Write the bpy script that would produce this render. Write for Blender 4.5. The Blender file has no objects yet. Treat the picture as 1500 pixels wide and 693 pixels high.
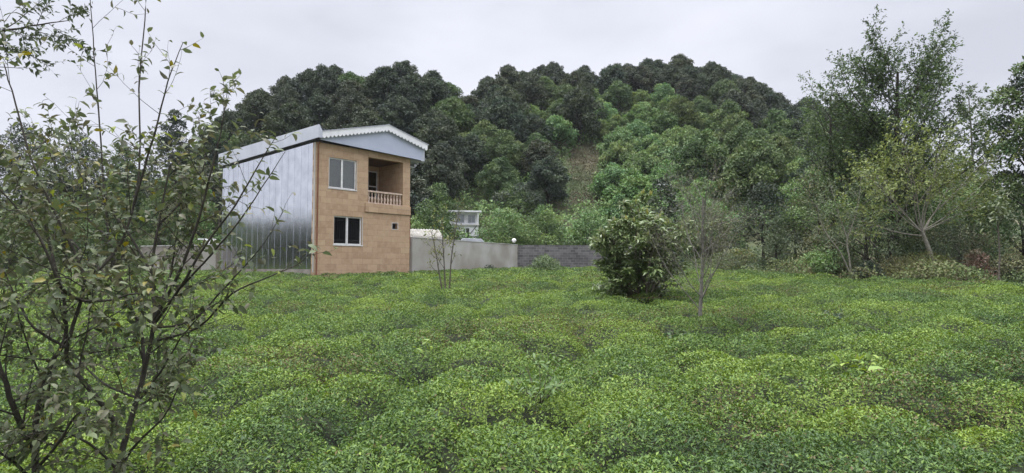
import bpy, math, random
import numpy as np
from mathutils import Vector

C = bpy.context.scene.collection
SC = bpy.context.scene
PI = math.pi

# ------------------------------------------------------------------ camera
F = 850.0                       # focal length in pixels of the 1500 px wide photograph
TH = math.atan(43.5 / F)        # camera pitch
EYE = 2.3
cam_d = bpy.data.cameras.new('camera')
cam_d.sensor_width = 36.0
cam_d.lens = 36.0 * F / 1500.0
cam_d.clip_start = 0.05
cam_d.clip_end = 5000.0
cam = bpy.data.objects.new('camera', cam_d)
C.objects.link(cam)
cam.location = (0, 0, EYE)
cam.rotation_euler = (PI / 2 + TH, 0, 0)
SC.camera = cam

# ------------------------------------------------------------------ overcast sky
SUN_EL, SUN_ROT = math.radians(78), math.radians(-60)
world = bpy.data.worlds.new('World')
SC.world = world
world.use_nodes = True
nt = world.node_tree
nt.nodes.clear()
wo = nt.nodes.new('ShaderNodeOutputWorld')
bg = nt.nodes.new('ShaderNodeBackground')
bg.inputs['Strength'].default_value = 0.1
sky = nt.nodes.new('ShaderNodeTexSky')
sky.sky_type = 'NISHITA'
sky.sun_disc = False
sky.sun_elevation = SUN_EL
sky.sun_rotation = SUN_ROT
tc = nt.nodes.new('ShaderNodeTexCoord')
mp = nt.nodes.new('ShaderNodeMapping')
mp.inputs['Scale'].default_value = (1.0, 1.0, 2.4)
nz = nt.nodes.new('ShaderNodeTexNoise')
nz.inputs['Scale'].default_value = 2.3
nz.inputs['Detail'].default_value = 5.0
nz.inputs['Roughness'].default_value = 0.5
cr = nt.nodes.new('ShaderNodeValToRGB')     # grey cloud sheet, values for strength 0.1
cr.color_ramp.elements[0].position = 0.30
cr.color_ramp.elements[0].color = (4.2, 4.3, 4.85, 1)
cr.color_ramp.elements[1].position = 0.68
cr.color_ramp.elements[1].color = (5.9, 5.98, 6.6, 1)
sep = nt.nodes.new('ShaderNodeSeparateXYZ')
zr = nt.nodes.new('ShaderNodeMapRange')     # an overcast sky is brightest overhead
zr.inputs['From Min'].default_value = 0.42
zr.inputs['From Max'].default_value = 1.0
zr.inputs['To Min'].default_value = 1.0
zr.inputs['To Max'].default_value = 5.5
mul = nt.nodes.new('ShaderNodeVectorMath')
mul.operation = 'SCALE'
mix = nt.nodes.new('ShaderNodeMix')
mix.data_type = 'RGBA'
mix.inputs['Factor'].default_value = 0.94
L = nt.links.new
L(tc.outputs['Generated'], mp.inputs['Vector'])
L(mp.outputs['Vector'], nz.inputs['Vector'])
L(nz.outputs['Fac'], cr.inputs['Fac'])
L(tc.outputs['Generated'], sep.inputs['Vector'])
L(sep.outputs['Z'], zr.inputs['Value'])
L(cr.outputs['Color'], mul.inputs[0])
L(zr.outputs['Result'], mul.inputs['Scale'])
L(sky.outputs['Color'], mix.inputs['A'])
L(mul.outputs['Vector'], mix.inputs['B'])
L(mix.outputs['Result'], bg.inputs['Color'])
L(bg.outputs['Background'], wo.inputs['Surface'])

sun_d = bpy.data.lights.new('sun', 'SUN')
sun_d.energy = 2.7
sun_d.angle = math.radians(35)
sun_d.color = (1.0, 0.97, 0.92)
sun = bpy.data.objects.new('sun', sun_d)
C.objects.link(sun)
sun.rotation_euler = (math.radians(12), 0, math.radians(-120))   # high, a little left of and beyond the house front

SC.view_settings.view_transform = 'Standard'
SC.view_settings.look = 'None'
SC.view_settings.exposure = 0.68
SC.view_settings.gamma = 1.0
SC.view_settings.use_curve_mapping = False
SC.cycles.max_bounces = 6
SC.cycles.diffuse_bounces = 2
SC.cycles.glossy_bounces = 2
SC.cycles.transmission_bounces = 4
SC.cycles.transparent_max_bounces = 8
SC.cycles.volume_bounces = 0
SC.cycles.caustics_reflective = False
SC.cycles.caustics_refractive = False
SC.cycles.use_denoising = True

# ------------------------------------------------------------------ geometry of the view
FW = np.array([0, math.cos(TH), math.sin(TH)])
UP = np.array([0, -math.sin(TH), math.cos(TH)])
RT = np.array([1.0, 0, 0])
CAMP = np.array([0, 0, EYE])

def at(px, py, Y):
    """world point of a photograph pixel at distance Y in front of the camera"""
    d = FW + (px - 750) / F * RT + (346.5 - py) / F * UP
    return CAMP + d * (Y / d[1])

def proj(p):
    q = np.asarray(p, float) - CAMP
    z = q @ FW
    return 750 + F * (q @ RT) / z, 346.5 - F * (q @ UP) / z

# ------------------------------------------------------------------ noise
def _h(ix, iy, iz, s):
    n = (ix.astype(np.int64) * 374761393 + iy.astype(np.int64) * 668265263 + iz.astype(np.int64) * 1442695041 + s * 974634777) & 0xFFFFFFFF
    n = ((n ^ (n >> 13)) * 1274126177) & 0xFFFFFFFF
    n = ((n ^ (n >> 16)) * 2246822519) & 0xFFFFFFFF
    n = n ^ (n >> 15)
    return (n & 0xFFFFFF) / float(0xFFFFFF)

def vnoise(x, y, z=None, s=0):
    x = np.asarray(x, float); y = np.asarray(y, float)
    z = np.zeros_like(x) if z is None else np.asarray(z, float)
    ix, iy, iz = np.floor(x), np.floor(y), np.floor(z)
    fx, fy, fz = x - ix, y - iy, z - iz
    fx, fy, fz = [f * f * (3 - 2 * f) for f in (fx, fy, fz)]
    r = 0
    for a in (0, 1):
        for b in (0, 1):
            for c in (0, 1):
                w = (fx if a else 1 - fx) * (fy if b else 1 - fy) * (fz if c else 1 - fz)
                r = r + w * _h(ix + a, iy + b, iz + c, s)
    return r            # 0..1

def fbm(x, y, s=0, o=3):
    r, a, t = 0, 1.0, 0
    for k in range(o):
        r = r + a * vnoise(np.asarray(x) * 2 ** k, np.asarray(y) * 2 ** k, None, s + k); t += a; a *= .5
    return r / t

# ------------------------------------------------------------------ terrain
TY = np.array([-40, 0, 4, 8, 12, 16, 20, 24, 28, 36, 45, 60, 2000.])
TZ = np.array([-1.9, -1.72, -1.55, -1.36, -1.15, -.95, -.78, -.60, -.45, -.28, -.15, .3, .3])
_yy = np.linspace(-40, 120, 1601)
_zz = np.interp(_yy, TY, TZ)
_k = np.ones(41) / 41
_zz = np.convolve(np.pad(_zz, 20, 'edge'), _k, 'valid')
def tea_top(y):
    return EYE + np.interp(y, _yy, _zz)
TEA_H = 0.55
# hill: skyline of the photograph (pixels), distance of its crest, foot of the slope; all by u = x / y
SU = (np.array([-700, -300, 0, 150, 260, 300, 340, 400, 470, 550, 610, 640, 690, 740, 800, 850, 930, 1000, 1050, 1100, 1150, 1190, 1250, 1400, 1600, 2200]) - 750) / F
SPY = np.array([330, 320, 300, 290, 250, 190, 146, 110, 93, 84, 84, 106, 138, 104, 96, 92, 84, 84, 102, 120, 152, 168, 190, 235, 280, 330.])
SD = np.array([80, 80, 80, 80, 80, 82, 84, 86, 88, 90, 92, 94, 104, 112, 116, 120, 126, 130, 130, 130, 130, 130, 130, 125, 110, 100.])
SH = np.array([4, 4, 4, 4, 5, 7, 8, 8, 8, 8, 8, 7, 7, 8.5, 8.5, 8.5, 8.5, 8.5, 8, 7, 7, 5, 4, 4, 4, 4.])
SZ = np.array([at(750 + u * F, p, d)[2] for u, p, d in zip(SU, SPY, SD)]) - SH
FU = np.array([-2.0, -.5, -.35, -.17, .17, .35, .53, .88, 1.6])
FD = np.array([58, 58, 56, 50, 50, 46, 36, 30, 26.])
def sky_px(px):
    return np.interp((px - 750) / F, SU, SPY)
def ground(x, y, bump=True):
    x = np.asarray(x, float); y = np.asarray(y, float)
    u = x / np.maximum(y, 8.0)
    base = tea_top(y) - TEA_H
    yf, yc, zc = np.interp(u, FU, FD), np.interp(u, SU, SD), np.interp(u, SU, SZ)
    t = np.clip((y - yf) / (yc - yf), 0, 1)
    s = .55 * t + .45 * t * t * (3 - 2 * t)
    z = base + (zc - base) * s
    z = z - np.clip(y - yc, 0, 120) * .35
    if bump:
        z = z + t * 2.2 * (fbm(x * .09, y * .09, 5) - .5) * (t < 1) + np.clip((y - yf) / 4, 0, 1) * .5 * (fbm(x * .5, y * .5, 8) - .5)
    return z
def gz(x, y):
    return float(ground(np.array([x]), np.array([y]))[0])

# ------------------------------------------------------------------ mesh helpers
def tag(o, label=None, cat=None, group=None, kind=None):
    if label: o['label'] = label
    if cat: o['category'] = cat
    if group: o['group'] = group
    if kind: o['kind'] = kind
    return o

def empty(name, loc=(0, 0, 0), rz=0, label=None, cat=None, group=None):
    o = bpy.data.objects.new(name, None)
    o.empty_display_size = .3
    C.objects.link(o)
    o.location = loc
    o.rotation_euler = (0, 0, rz)
    return tag(o, label, cat, group)

def link(name, me, parent=None, loc=None):
    o = bpy.data.objects.new(name, me)
    C.objects.link(o)
    if parent is not None: o.parent = parent
    if loc is not None: o.location = loc
    return o

class MB:
    """collects polygons and builds one mesh"""
    def __init__(s): s.v = []; s.f = []; s.m = []
    def add(s, vs, fs, mi=0):
        n = len(s.v); s.v += [tuple(p) for p in vs]
        for f in fs: s.f.append([i + n for i in f]); s.m.append(mi)
    def box(s, a, b, mi=0):
        (x0, y0, z0), (x1, y1, z1) = a, b
        s.add([(x0, y0, z0), (x1, y0, z0), (x1, y1, z0), (x0, y1, z0), (x0, y0, z1), (x1, y0, z1), (x1, y1, z1), (x0, y1, z1)],
              [(0, 3, 2, 1), (4, 5, 6, 7), (0, 1, 5, 4), (1, 2, 6, 5), (2, 3, 7, 6), (3, 0, 4, 7)], mi)
    def prism(s, poly, y0, y1, mi=0):
        """polygon in x,z extruded along y"""
        n = len(poly)
        s.add([(x, y0, z) for x, z in poly] + [(x, y1, z) for x, z in poly],
              [tuple(range(n)), tuple(range(2 * n - 1, n - 1, -1))] + [(i, i + n, (i + 1) % n + n, (i + 1) % n) for i in range(n)], mi)
    def prism_x(s, poly, x0, x1, mi=0):
        """polygon in y,z extruded along x"""
        n = len(poly)
        s.add([(x0, y, z) for y, z in poly] + [(x1, y, z) for y, z in poly],
              [tuple(range(n)), tuple(range(2 * n - 1, n - 1, -1))] + [(i, i + n, (i + 1) % n + n, (i + 1) % n) for i in range(n)], mi)
    def lathe(s, c, prof, n=10, mi=0):
        vs = []; fs = []
        for r, z in prof:
            for k in range(n):
                a = 2 * PI * k / n; vs.append((c[0] + r * math.cos(a), c[1] + r * math.sin(a), c[2] + z))
        for i in range(len(prof) - 1):
            for k in range(n):
                fs.append((i * n + k, i * n + (k + 1) % n, (i + 1) * n + (k + 1) % n, (i + 1) * n + k))
        fs.append(tuple(range(n - 1, -1, -1))); fs.append(tuple((len(prof) - 1) * n + k for k in range(n)))
        s.add(vs, fs, mi)
    def tube(s, pts, r, n=8, mi=0):
        v, f = tube_arrays([(np.array(pts, float), np.full(len(pts), r) if np.isscalar(r) else np.array(r), n)])
        s.add(v, f, mi)
    def build(s, name, mats, parent=None, smooth=False, bevel=0, loc=None):
        me = bpy.data.meshes.new(name)
        me.from_pydata(s.v, [], s.f)
        for m in (mats if isinstance(mats, (list, tuple)) else [mats]): me.materials.append(m)
        me.polygons.foreach_set('material_index', s.m)
        if smooth: me.polygons.foreach_set('use_smooth', [True] * len(s.f))
        me.update()
        o = link(name, me, parent, loc)
        if bevel:
            b = o.modifiers.new('bevel', 'BEVEL'); b.width = bevel; b.segments = 2; b.limit_method = 'ANGLE'
        return o

def fast_mesh(name, co, quads=None, tris=None, mats=(), color=None, smooth=False):
    me = bpy.data.meshes.new(name)
    co = np.asarray(co, np.float32)
    nq = 0 if quads is None else len(quads); ntr = 0 if tris is None else len(tris)
    me.vertices.add(len(co)); me.vertices.foreach_set('co', co.ravel())
    li = np.concatenate(([np.asarray(quads, np.int32).ravel()] if nq else []) + ([np.asarray(tris, np.int32).ravel()] if ntr else []))
    st = np.concatenate([np.arange(nq) * 4, nq * 4 + np.arange(ntr) * 3]).astype(np.int32)
    me.loops.add(len(li)); me.loops.foreach_set('vertex_index', li)
    me.polygons.add(nq + ntr); me.polygons.foreach_set('loop_start', st)
    try: me.polygons.foreach_set('loop_total', np.concatenate([np.full(nq, 4), np.full(ntr, 3)]).astype(np.int32))
    except Exception: pass
    if smooth: me.polygons.foreach_set('use_smooth', np.ones(nq + ntr, bool))
    if color is not None:
        a = me.color_attributes.new('leaf_color', 'FLOAT_COLOR', 'POINT')
        c4 = np.ones((len(co), 4), np.float32); c4[:, :3] = color
        a.data.foreach_set('color', c4.ravel())
    for m in mats: me.materials.append(m)
    me.update(calc_edges=True)
    return me

def nrm(v):
    return v / np.maximum(np.linalg.norm(v, axis=-1, keepdims=True), 1e-9)

def leaf_arrays(pos, ax, nr, ln, wd, col, kind='q', fold=.18, droop=.12):
    """pos, ax (leaf axis), nr (rough normal): N x 3; ln, wd: N; col: N x 3"""
    ax = nrm(ax); sd = nrm(np.cross(ax, nr)); nr = np.cross(sd, ax)
    N = len(pos); ln = np.broadcast_to(ln, (N,))[:, None]; wd = np.broadcast_to(wd, (N,))[:, None]
    if kind == 'q':
        b = pos; m = pos + ax * ln * .45 + nr * wd * fold
        v = np.stack([b, m + sd * wd * .5, m - sd * wd * .5, pos + ax * ln - nr * ln * droop], 1)
        k = np.arange(N)[:, None] * 4
        tris = np.concatenate([k + [0, 1, 3], k + [0, 3, 2]])
        return v.reshape(-1, 3), None, tris, np.repeat(col, 4, 0)
    c1 = pos + ax * ln * .3; c2 = pos + ax * ln * .7 - nr * ln * droop * .45; tp = pos + ax * ln - nr * ln * droop * 1.3
    up = nr * wd * fold
    v = np.stack([pos, c1, c2, tp, c1 + sd * wd * .48 + up, c2 + sd * wd * .36 + up * .8, c1 - sd * wd * .48 + up, c2 - sd * wd * .36 + up * .8], 1)
    k = np.arange(N)[:, None] * 8
    quads = np.concatenate([k + [1, 2, 5, 4], k + [2, 1, 6, 7]])
    tris = np.concatenate([k + [0, 1, 4], k + [0, 6, 1], k + [2, 3, 5], k + [2, 7, 3]])
    return v.reshape(-1, 3), quads, tris, np.repeat(col, 8, 0)

def leaf_mesh(name, mat, *a, **k):
    v, q, t, c = leaf_arrays(*a, **k)
    return fast_mesh(name, v, q, t, [mat], c, smooth=(q is not None))

def tube_arrays(brs):
    """brs: list of (pts, radii, sides)"""
    V = []; Q = []; n0 = 0
    for pts, rad, n in brs:
        k = len(pts)
        t = np.gradient(pts, axis=0); t = nrm(t)
        ref = np.array([0, 0, 1.0]) if abs(t[0][2]) < .9 else np.array([1.0, 0, 0])
        s = nrm(np.cross(t, ref)); b = np.cross(s, t)
        a = np.arange(n) * 2 * PI / n
        ring = pts[:, None, :] + rad[:, None, None] * (np.cos(a)[None, :, None] * s[:, None, :] + np.sin(a)[None, :, None] * b[:, None, :])
        V.append(ring.reshape(-1, 3))
        i = np.arange(k - 1)[:, None] * n; j = np.arange(n)[None, :]; j2 = (j + 1) % n
        Q.append(np.stack([i + j, i + n + j, i + n + j2, i + j2], -1).reshape(-1, 4) + n0)
        n0 += k * n
    return np.concatenate(V), np.concatenate(Q)

def tube_mesh(name, brs, mat):
    v, q = tube_arrays(brs)
    return fast_mesh(name, v, q, None, [mat], None, smooth=True)

# ------------------------------------------------------------------ materials
def mat(name):
    m = bpy.data.materials.new(name); m.use_nodes = True
    n = m.node_tree.nodes; p = n['Principled BSDF']
    return m, n, m.node_tree.links.new, p

def leaf_mat(name, transl=.3, rough=.5, spec=.35, gain=1.0):
    m, n, l, p = mat(name)
    at_ = n.new('ShaderNodeAttribute'); at_.attribute_name = 'leaf_color'
    oi = n.new('ShaderNodeObjectInfo')
    mx = n.new('ShaderNodeMix'); mx.data_type = 'RGBA'; mx.blend_type = 'MULTIPLY'; mx.inputs['Factor'].default_value = 1
    l(at_.outputs['Color'], mx.inputs['A']); l(oi.outputs['Color'], mx.inputs['B'])
    l(mx.outputs['Result'], p.inputs['Base Color'])
    p.inputs['Roughness'].default_value = rough
    p.inputs['Specular IOR Level'].default_value = spec
    tr = n.new('ShaderNodeBsdfTranslucent')
    hs = n.new('ShaderNodeHueSaturation'); hs.inputs['Saturation'].default_value = 1.15; hs.inputs['Value'].default_value = 1.3
    hs.inputs['Hue'].default_value = .49
    l(mx.outputs['Result'], hs.inputs['Color']); l(hs.outputs['Color'], tr.inputs['Color'])
    ms = n.new('ShaderNodeMixShader'); ms.inputs['Fac'].default_value = transl
    l(p.outputs['BSDF'], ms.inputs[1]); l(tr.outputs['BSDF'], ms.inputs[2])
    l(ms.outputs['Shader'], n['Material Output'].inputs['Surface'])
    return m

def noise_mat(name, c0, c1, scale=4, rough=.85, detail=6, bump=0, bscale=30, metallic=0, spec=.3, c2=None, scale2=.6, f2=.6, lo=.35, hi=.65):
    m, n, l, p = mat(name)
    t = n.new('ShaderNodeTexCoord')
    a = n.new('ShaderNodeTexNoise'); a.inputs['Scale'].default_value = scale; a.inputs['Detail'].default_value = detail
    l(t.outputs['Object'], a.inputs['Vector'])
    r = n.new('ShaderNodeValToRGB')
    r.color_ramp.elements[0].position = lo; r.color_ramp.elements[0].color = (*c0, 1)
    r.color_ramp.elements[1].position = hi; r.color_ramp.elements[1].color = (*c1, 1)
    l(a.outputs['Fac'], r.inputs['Fac'])
    src = r.outputs['Color']
    if c2 is not None:
        a2 = n.new('ShaderNodeTexNoise'); a2.inputs['Scale'].default_value = scale2; a2.inputs['Detail'].default_value = 4
        l(t.outputs['Object'], a2.inputs['Vector'])
        r2 = n.new('ShaderNodeValToRGB'); r2.color_ramp.elements[0].position = .42; r2.color_ramp.elements[1].position = .62
        l(a2.outputs['Fac'], r2.inputs['Fac'])
        f = n.new('ShaderNodeMath'); f.operation = 'MULTIPLY'; f.inputs[1].default_value = f2
        l(r2.outputs['Color'], f.inputs[0])
        mx = n.new('ShaderNodeMix'); mx.data_type = 'RGBA'; l(f.outputs[0], mx.inputs['Factor'])
        l(src, mx.inputs['A']); mx.inputs['B'].default_value = (*c2, 1); src = mx.outputs['Result']
    l(src, p.inputs['Base Color'])
    p.inputs['Roughness'].default_value = rough; p.inputs['Metallic'].default_value = metallic
    p.inputs['Specular IOR Level'].default_value = spec
    if bump:
        b = n.new('ShaderNodeTexNoise'); b.inputs['Scale'].default_value = bscale; b.inputs['Detail'].default_value = 6
        l(t.outputs['Object'], b.inputs['Vector'])
        bn = n.new('ShaderNodeBump'); bn.inputs['Strength'].default_value = bump; bn.inputs['Distance'].default_value = .02
        l(b.outputs['Fac'], bn.inputs['Height']); l(bn.outputs['Normal'], p.inputs['Normal'])
    return m

def brick_mat(name, c1, c2, mortar, w, h, msize, axis='xz', noise_c=None, rough=.8, bump=.4, nscale=5, nf=.5):
    m, n, l, p = mat(name)
    t = n.new('ShaderNodeTexCoord'); s = n.new('ShaderNodeSeparateXYZ'); cb = n.new('ShaderNodeCombineXYZ')
    l(t.outputs['Object'], s.inputs['Vector'])
    if axis == 'xz': l(s.outputs['X'], cb.inputs['X'])
    else:
        ad = n.new('ShaderNodeMath'); ad.operation = 'ADD'; l(s.outputs['X'], ad.inputs[0]); l(s.outputs['Y'], ad.inputs[1]); l(ad.outputs[0], cb.inputs['X'])
    l(s.outputs['Z'], cb.inputs['Y'])
    b = n.new('ShaderNodeTexBrick'); b.inputs['Scale'].default_value = 1
    b.inputs['Color1'].default_value = (*c1, 1); b.inputs['Color2'].default_value = (*c2, 1); b.inputs['Mortar'].default_value = (*mortar, 1)
    b.inputs['Brick Width'].default_value = w; b.inputs['Row Height'].default_value = h; b.inputs['Mortar Size'].default_value = msize
    b.inputs['Mortar Smooth'].default_value = .3; b.inputs['Bias'].default_value = 0
    l(cb.outputs['Vector'], b.inputs['Vector'])
    a = n.new('ShaderNodeTexNoise'); a.inputs['Scale'].default_value = nscale; a.inputs['Detail'].default_value = 8; a.inputs['Roughness'].default_value = .65
    l(t.outputs['Object'], a.inputs['Vector'])
    r = n.new('ShaderNodeValToRGB'); r.color_ramp.elements[0].position = .44; r.color_ramp.elements[1].position = .64
    l(a.outputs['Fac'], r.inputs['Fac'])
    f = n.new('ShaderNodeMath'); f.operation = 'MULTIPLY'; f.inputs[1].default_value = nf; l(r.outputs['Color'], f.inputs[0])
    mx = n.new('ShaderNodeMix'); mx.data_type = 'RGBA'; l(f.outputs[0], mx.inputs['Factor']); l(b.outputs['Color'], mx.inputs['A'])
    mx.inputs['B'].default_value = (*(noise_c or c2), 1)
    l(mx.outputs['Result'], p.inputs['Base Color'])
    p.inputs['Roughness'].default_value = rough; p.inputs['Specular IOR Level'].default_value = .25
    sm = n.new('ShaderNodeMath'); sm.operation = 'MULTIPLY_ADD'; sm.inputs[1].default_value = -1.0
    l(b.outputs['Fac'], sm.inputs[0]); l(a.outputs['Fac'], sm.inputs[2])
    bn = n.new('ShaderNodeBump'); bn.inputs['Strength'].default_value = bump; bn.inputs['Distance'].default_value = .012
    l(sm.outputs[0], bn.inputs['Height']); l(bn.outputs['Normal'], p.inputs['Normal'])
    return m

M = {}
M['tea'] = leaf_mat('tea_leaf', .20, .5, .22)
M['leaf'] = leaf_mat('leaf', .25, .5, .3)
M['gloss_leaf'] = leaf_mat('glossy_leaf', .18, .36, .5)
M['far_leaf'] = leaf_mat('far_leaf', .15, .6, .25)
M['bark'] = noise_mat('bark', (.075, .062, .048), (.15, .13, .105), 14, .9, bump=.5, bscale=40)
M['dark_bark'] = noise_mat('dark_bark', (.028, .025, .02), (.06, .053, .042), 14, .9, bump=.5, bscale=40)
M['pale_bark'] = noise_mat('pale_bark', (.15, .14, .11), (.27, .25, .205), 9, .85, bump=.4, bscale=40)
M['grey_bark'] = noise_mat('grey_bark', (.09, .083, .07), (.185, .175, .15), 12, .9, bump=.4, bscale=40)
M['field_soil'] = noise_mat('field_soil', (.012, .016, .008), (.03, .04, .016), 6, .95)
M['hill_soil'] = noise_mat('hill_soil', (.05, .06, .028), (.10, .088, .05), .35, .95, c2=(.04, .06, .022), scale2=.12, f2=.8)
M['stone'] = brick_mat('travertine', (.49, .345, .22), (.385, .255, .16), (.24, .16, .10), .60, .30, .006, noise_c=(.56, .42, .28), nscale=4.2, nf=.42)
M['stone_in'] = brick_mat('travertine_inner', (.49, .345, .22), (.385, .255, .16), (.24, .16, .10), .60, .30, .006, axis='xyz', noise_c=(.56, .42, .28), nscale=4.2, nf=.42)
M['metal'] = noise_mat('galvanised_sheet', (.56, .58, .62), (.68, .70, .74), 1.5, .15, bump=.06, bscale=1.6, metallic=1.0, spec=.5)
M['white_sheet'] = noise_mat('white_sheet', (.46, .48, .53), (.54, .56, .61), 1.2, .45, spec=.4)
M['gable_sheet'] = noise_mat('pale_blue_sheet', (.40, .44, .53), (.45, .49, .58), 1.0, .5, spec=.4)
M['dark_gap'] = noise_mat('dark_metal_and_shade', (.02, .02, .022), (.04, .04, .042), 5, .6)
M['white'] = noise_mat('white_paint', (.72, .72, .72), (.82, .82, .82), 3, .45)
M['frame'] = noise_mat('window_frame_white', (.66, .65, .62), (.8, .79, .77), 5, .4)
M['timber'] = noise_mat('brown_timber', (.07, .035, .02), (.12, .06, .035), 4, .6)
M['baluster'] = noise_mat('pinkish_cast_stone', (.48, .36, .28), (.6, .48, .38), 6, .7)
M['pipe'] = noise_mat('brown_pipe', (.22, .09, .055), (.30, .135, .08), 3, .5)
M['concrete'] = noise_mat('bare_concrete', (.20, .175, .15), (.30, .27, .24), 2.2, .9, bump=.5, bscale=25)
M['plaster'] = noise_mat('cement_render', (.37, .355, .32), (.50, .49, .46), .55, .9, bump=.25, bscale=12, c2=(.27, .235, .19), scale2=.3, f2=.75)
M['cap'] = noise_mat('pale_capping', (.5, .49, .46), (.62, .6, .57), 3, .8)
M['block'] = brick_mat('grey_block', (.10, .095, .095), (.20, .19, .19), (.25, .235, .225), .42, .20, .014, noise_c=(.08, .075, .08), nscale=1.2, nf=.5, rough=.95)
M['roof_tile'] = noise_mat('weathered_cement_sheet', (.25, .24, .215), (.36, .35, .32), 3, .9, c2=(.14, .13, .11), scale2=1.2, f2=.6)
M['grey_sheet'] = noise_mat('grey_sheet', (.40, .42, .46), (.5, .52, .56), 2, .5)
M['curtain'] = noise_mat('grey_curtain', (.20, .20, .175), (.23, .23, .205), 2, .9)
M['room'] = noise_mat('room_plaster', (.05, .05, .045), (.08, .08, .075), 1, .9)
M['bars'] = noise_mat('dark_bars', (.015, .015, .018), (.03, .03, .03), 8, .5)
def glass_mat():
    m, n, l, p = mat('window_glass')
    n.remove(p)
    fr = n.new('ShaderNodeFresnel'); fr.inputs['IOR'].default_value = 1.5
    ad = n.new('ShaderNodeMath'); ad.operation = 'ADD'; ad.inputs[1].default_value = .05
    t = n.new('ShaderNodeBsdfTransparent'); t.inputs['Color'].default_value = (.82, .86, .84, 1)
    g = n.new('ShaderNodeBsdfGlossy'); g.inputs['Roughness'].default_value = .02
    ms = n.new('ShaderNodeMixShader'); l(fr.outputs[0], ad.inputs[0]); l(ad.outputs[0], ms.inputs['Fac'])
    l(t.outputs[0], ms.inputs[1]); l(g.outputs[0], ms.inputs[2]); l(ms.outputs[0], n['Material Output'].inputs['Surface'])
    return m
M['glass'] = glass_mat()

# ================================================================== THE SETTING
# ------------------------------------------------------------------ ground sheet
us = np.linspace(-2.2, 2.2, 221)
ys = np.concatenate([np.linspace(-14, 30, 45), np.linspace(31, 60, 30), np.linspace(62, 150, 60), np.array([170, 220, 300, 420, 600, 900.])])
UU, YY = np.meshgrid(us, ys)
XX = UU * (YY + 18)
ZZ = ground(XX, YY)
nu = len(us); i = np.arange(len(ys) - 1)[:, None] * nu; j = np.arange(nu - 1)[None, :]
q = np.stack([i + j, i + j + 1, i + nu + j + 1, i + nu + j], -1).reshape(-1, 4)
gm = fast_mesh('hillside_ground', np.stack([XX, YY, ZZ], -1).reshape(-1, 3), q, None, [M['hill_soil']], smooth=True)
tag(link('hillside_ground', gm), kind='structure')

# ------------------------------------------------------------------ tea field
EDGE = np.array([(-60, 36.2), (-16.9, 36.2), (-9.2, 28.2), (-5.9, 31.7), (-5.3, 32.0), (.6, 44.6), (8, 45.2), (13.3, 38), (14.8, 28.5), (19.8, 23), (30, 19.5), (60, 16)])
def edge_y(x):
    return np.interp(x, EDGE[:, 0], EDGE[:, 1])
BS = (1.15, .85)
def bush_field(x, y):
    """height of the plucked table over the mean, 0 at bush tops, down in the gaps"""
    gx = x / BS[0] + .35 * np.sin(y * .35); gy = y / BS[1] + .25 * np.sin(x * .3 + 1)
    ix, iy = np.floor(gx), np.floor(gy)
    best = np.full(np.shape(x), -.55)
    for a in (-1, 0, 1):
        for b in (-1, 0, 1):
            jx, jy = ix + a, iy + b; o = np.zeros_like(jx)
            cx = jx + .5 + .5 * (_h(jx, jy, o, 1) - .5); cy = jy + .5 + .5 * (_h(jx, jy, o, 2) - .5)
            hr = _h(jx, jy, o, 3); top = .19 * _h(jx, jy, o, 4) - .09
            top = np.where(hr < .09, -.34, top)
            rad = .57 + .17 * _h(jx, jy, o, 5)
            d2 = ((gx - cx) ** 2 + (gy - cy) ** 2) / rad ** 2
            best = np.maximum(best, top - .36 * d2 ** 1.5)
    return best + .07 * (fbm(x * .3, y * .3, 11, 2) - .5) + .11 * (fbm(x * 2.2, y * 2.2, 13, 2) - .5)
def tea_surface(x, y):
    return tea_top(y) + bush_field(x, y) + .05

rng = np.random.default_rng(7)
def tea_points(y0, y1, dens, wmax=.93, pad=1.6):
    n = int(dens * (y1 - y0) * 2 * (wmax * y1 + pad))
    x = rng.uniform(-(wmax * y1 + pad), wmax * y1 + pad, n); y = rng.uniform(y0, y1, n)
    k = (np.abs(x) < wmax * y + pad) & (y < edge_y(x) + .3 * (vnoise(x * .8, y * .8, None, 9) - .5) - np.where(x > 10, 3.2 * np.clip(fbm(x * .35, y * .35, 19) - .42, 0, 1) * 2, 0))
    return x[k], y[k]
TEA_BANDS = [(1.6, 4.2, 700, .045, .3), (4.2, 7.0, 5600, .034, .20), (7.0, 11, 3900, .037, .17), (11, 17, 3100, .036, .11), (17, 26, 1700, .044, .09), (26, 46, 760, .062, .08)]
VV = []; QQ = None; TT = []; CC = []; n0 = 0
col_y, col_m, col_o, col_b = [np.array(c) for c in ((.168, .245, .048), (.098, .168, .042), (.048, .088, .032), (.125, .105, .045))]
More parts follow.
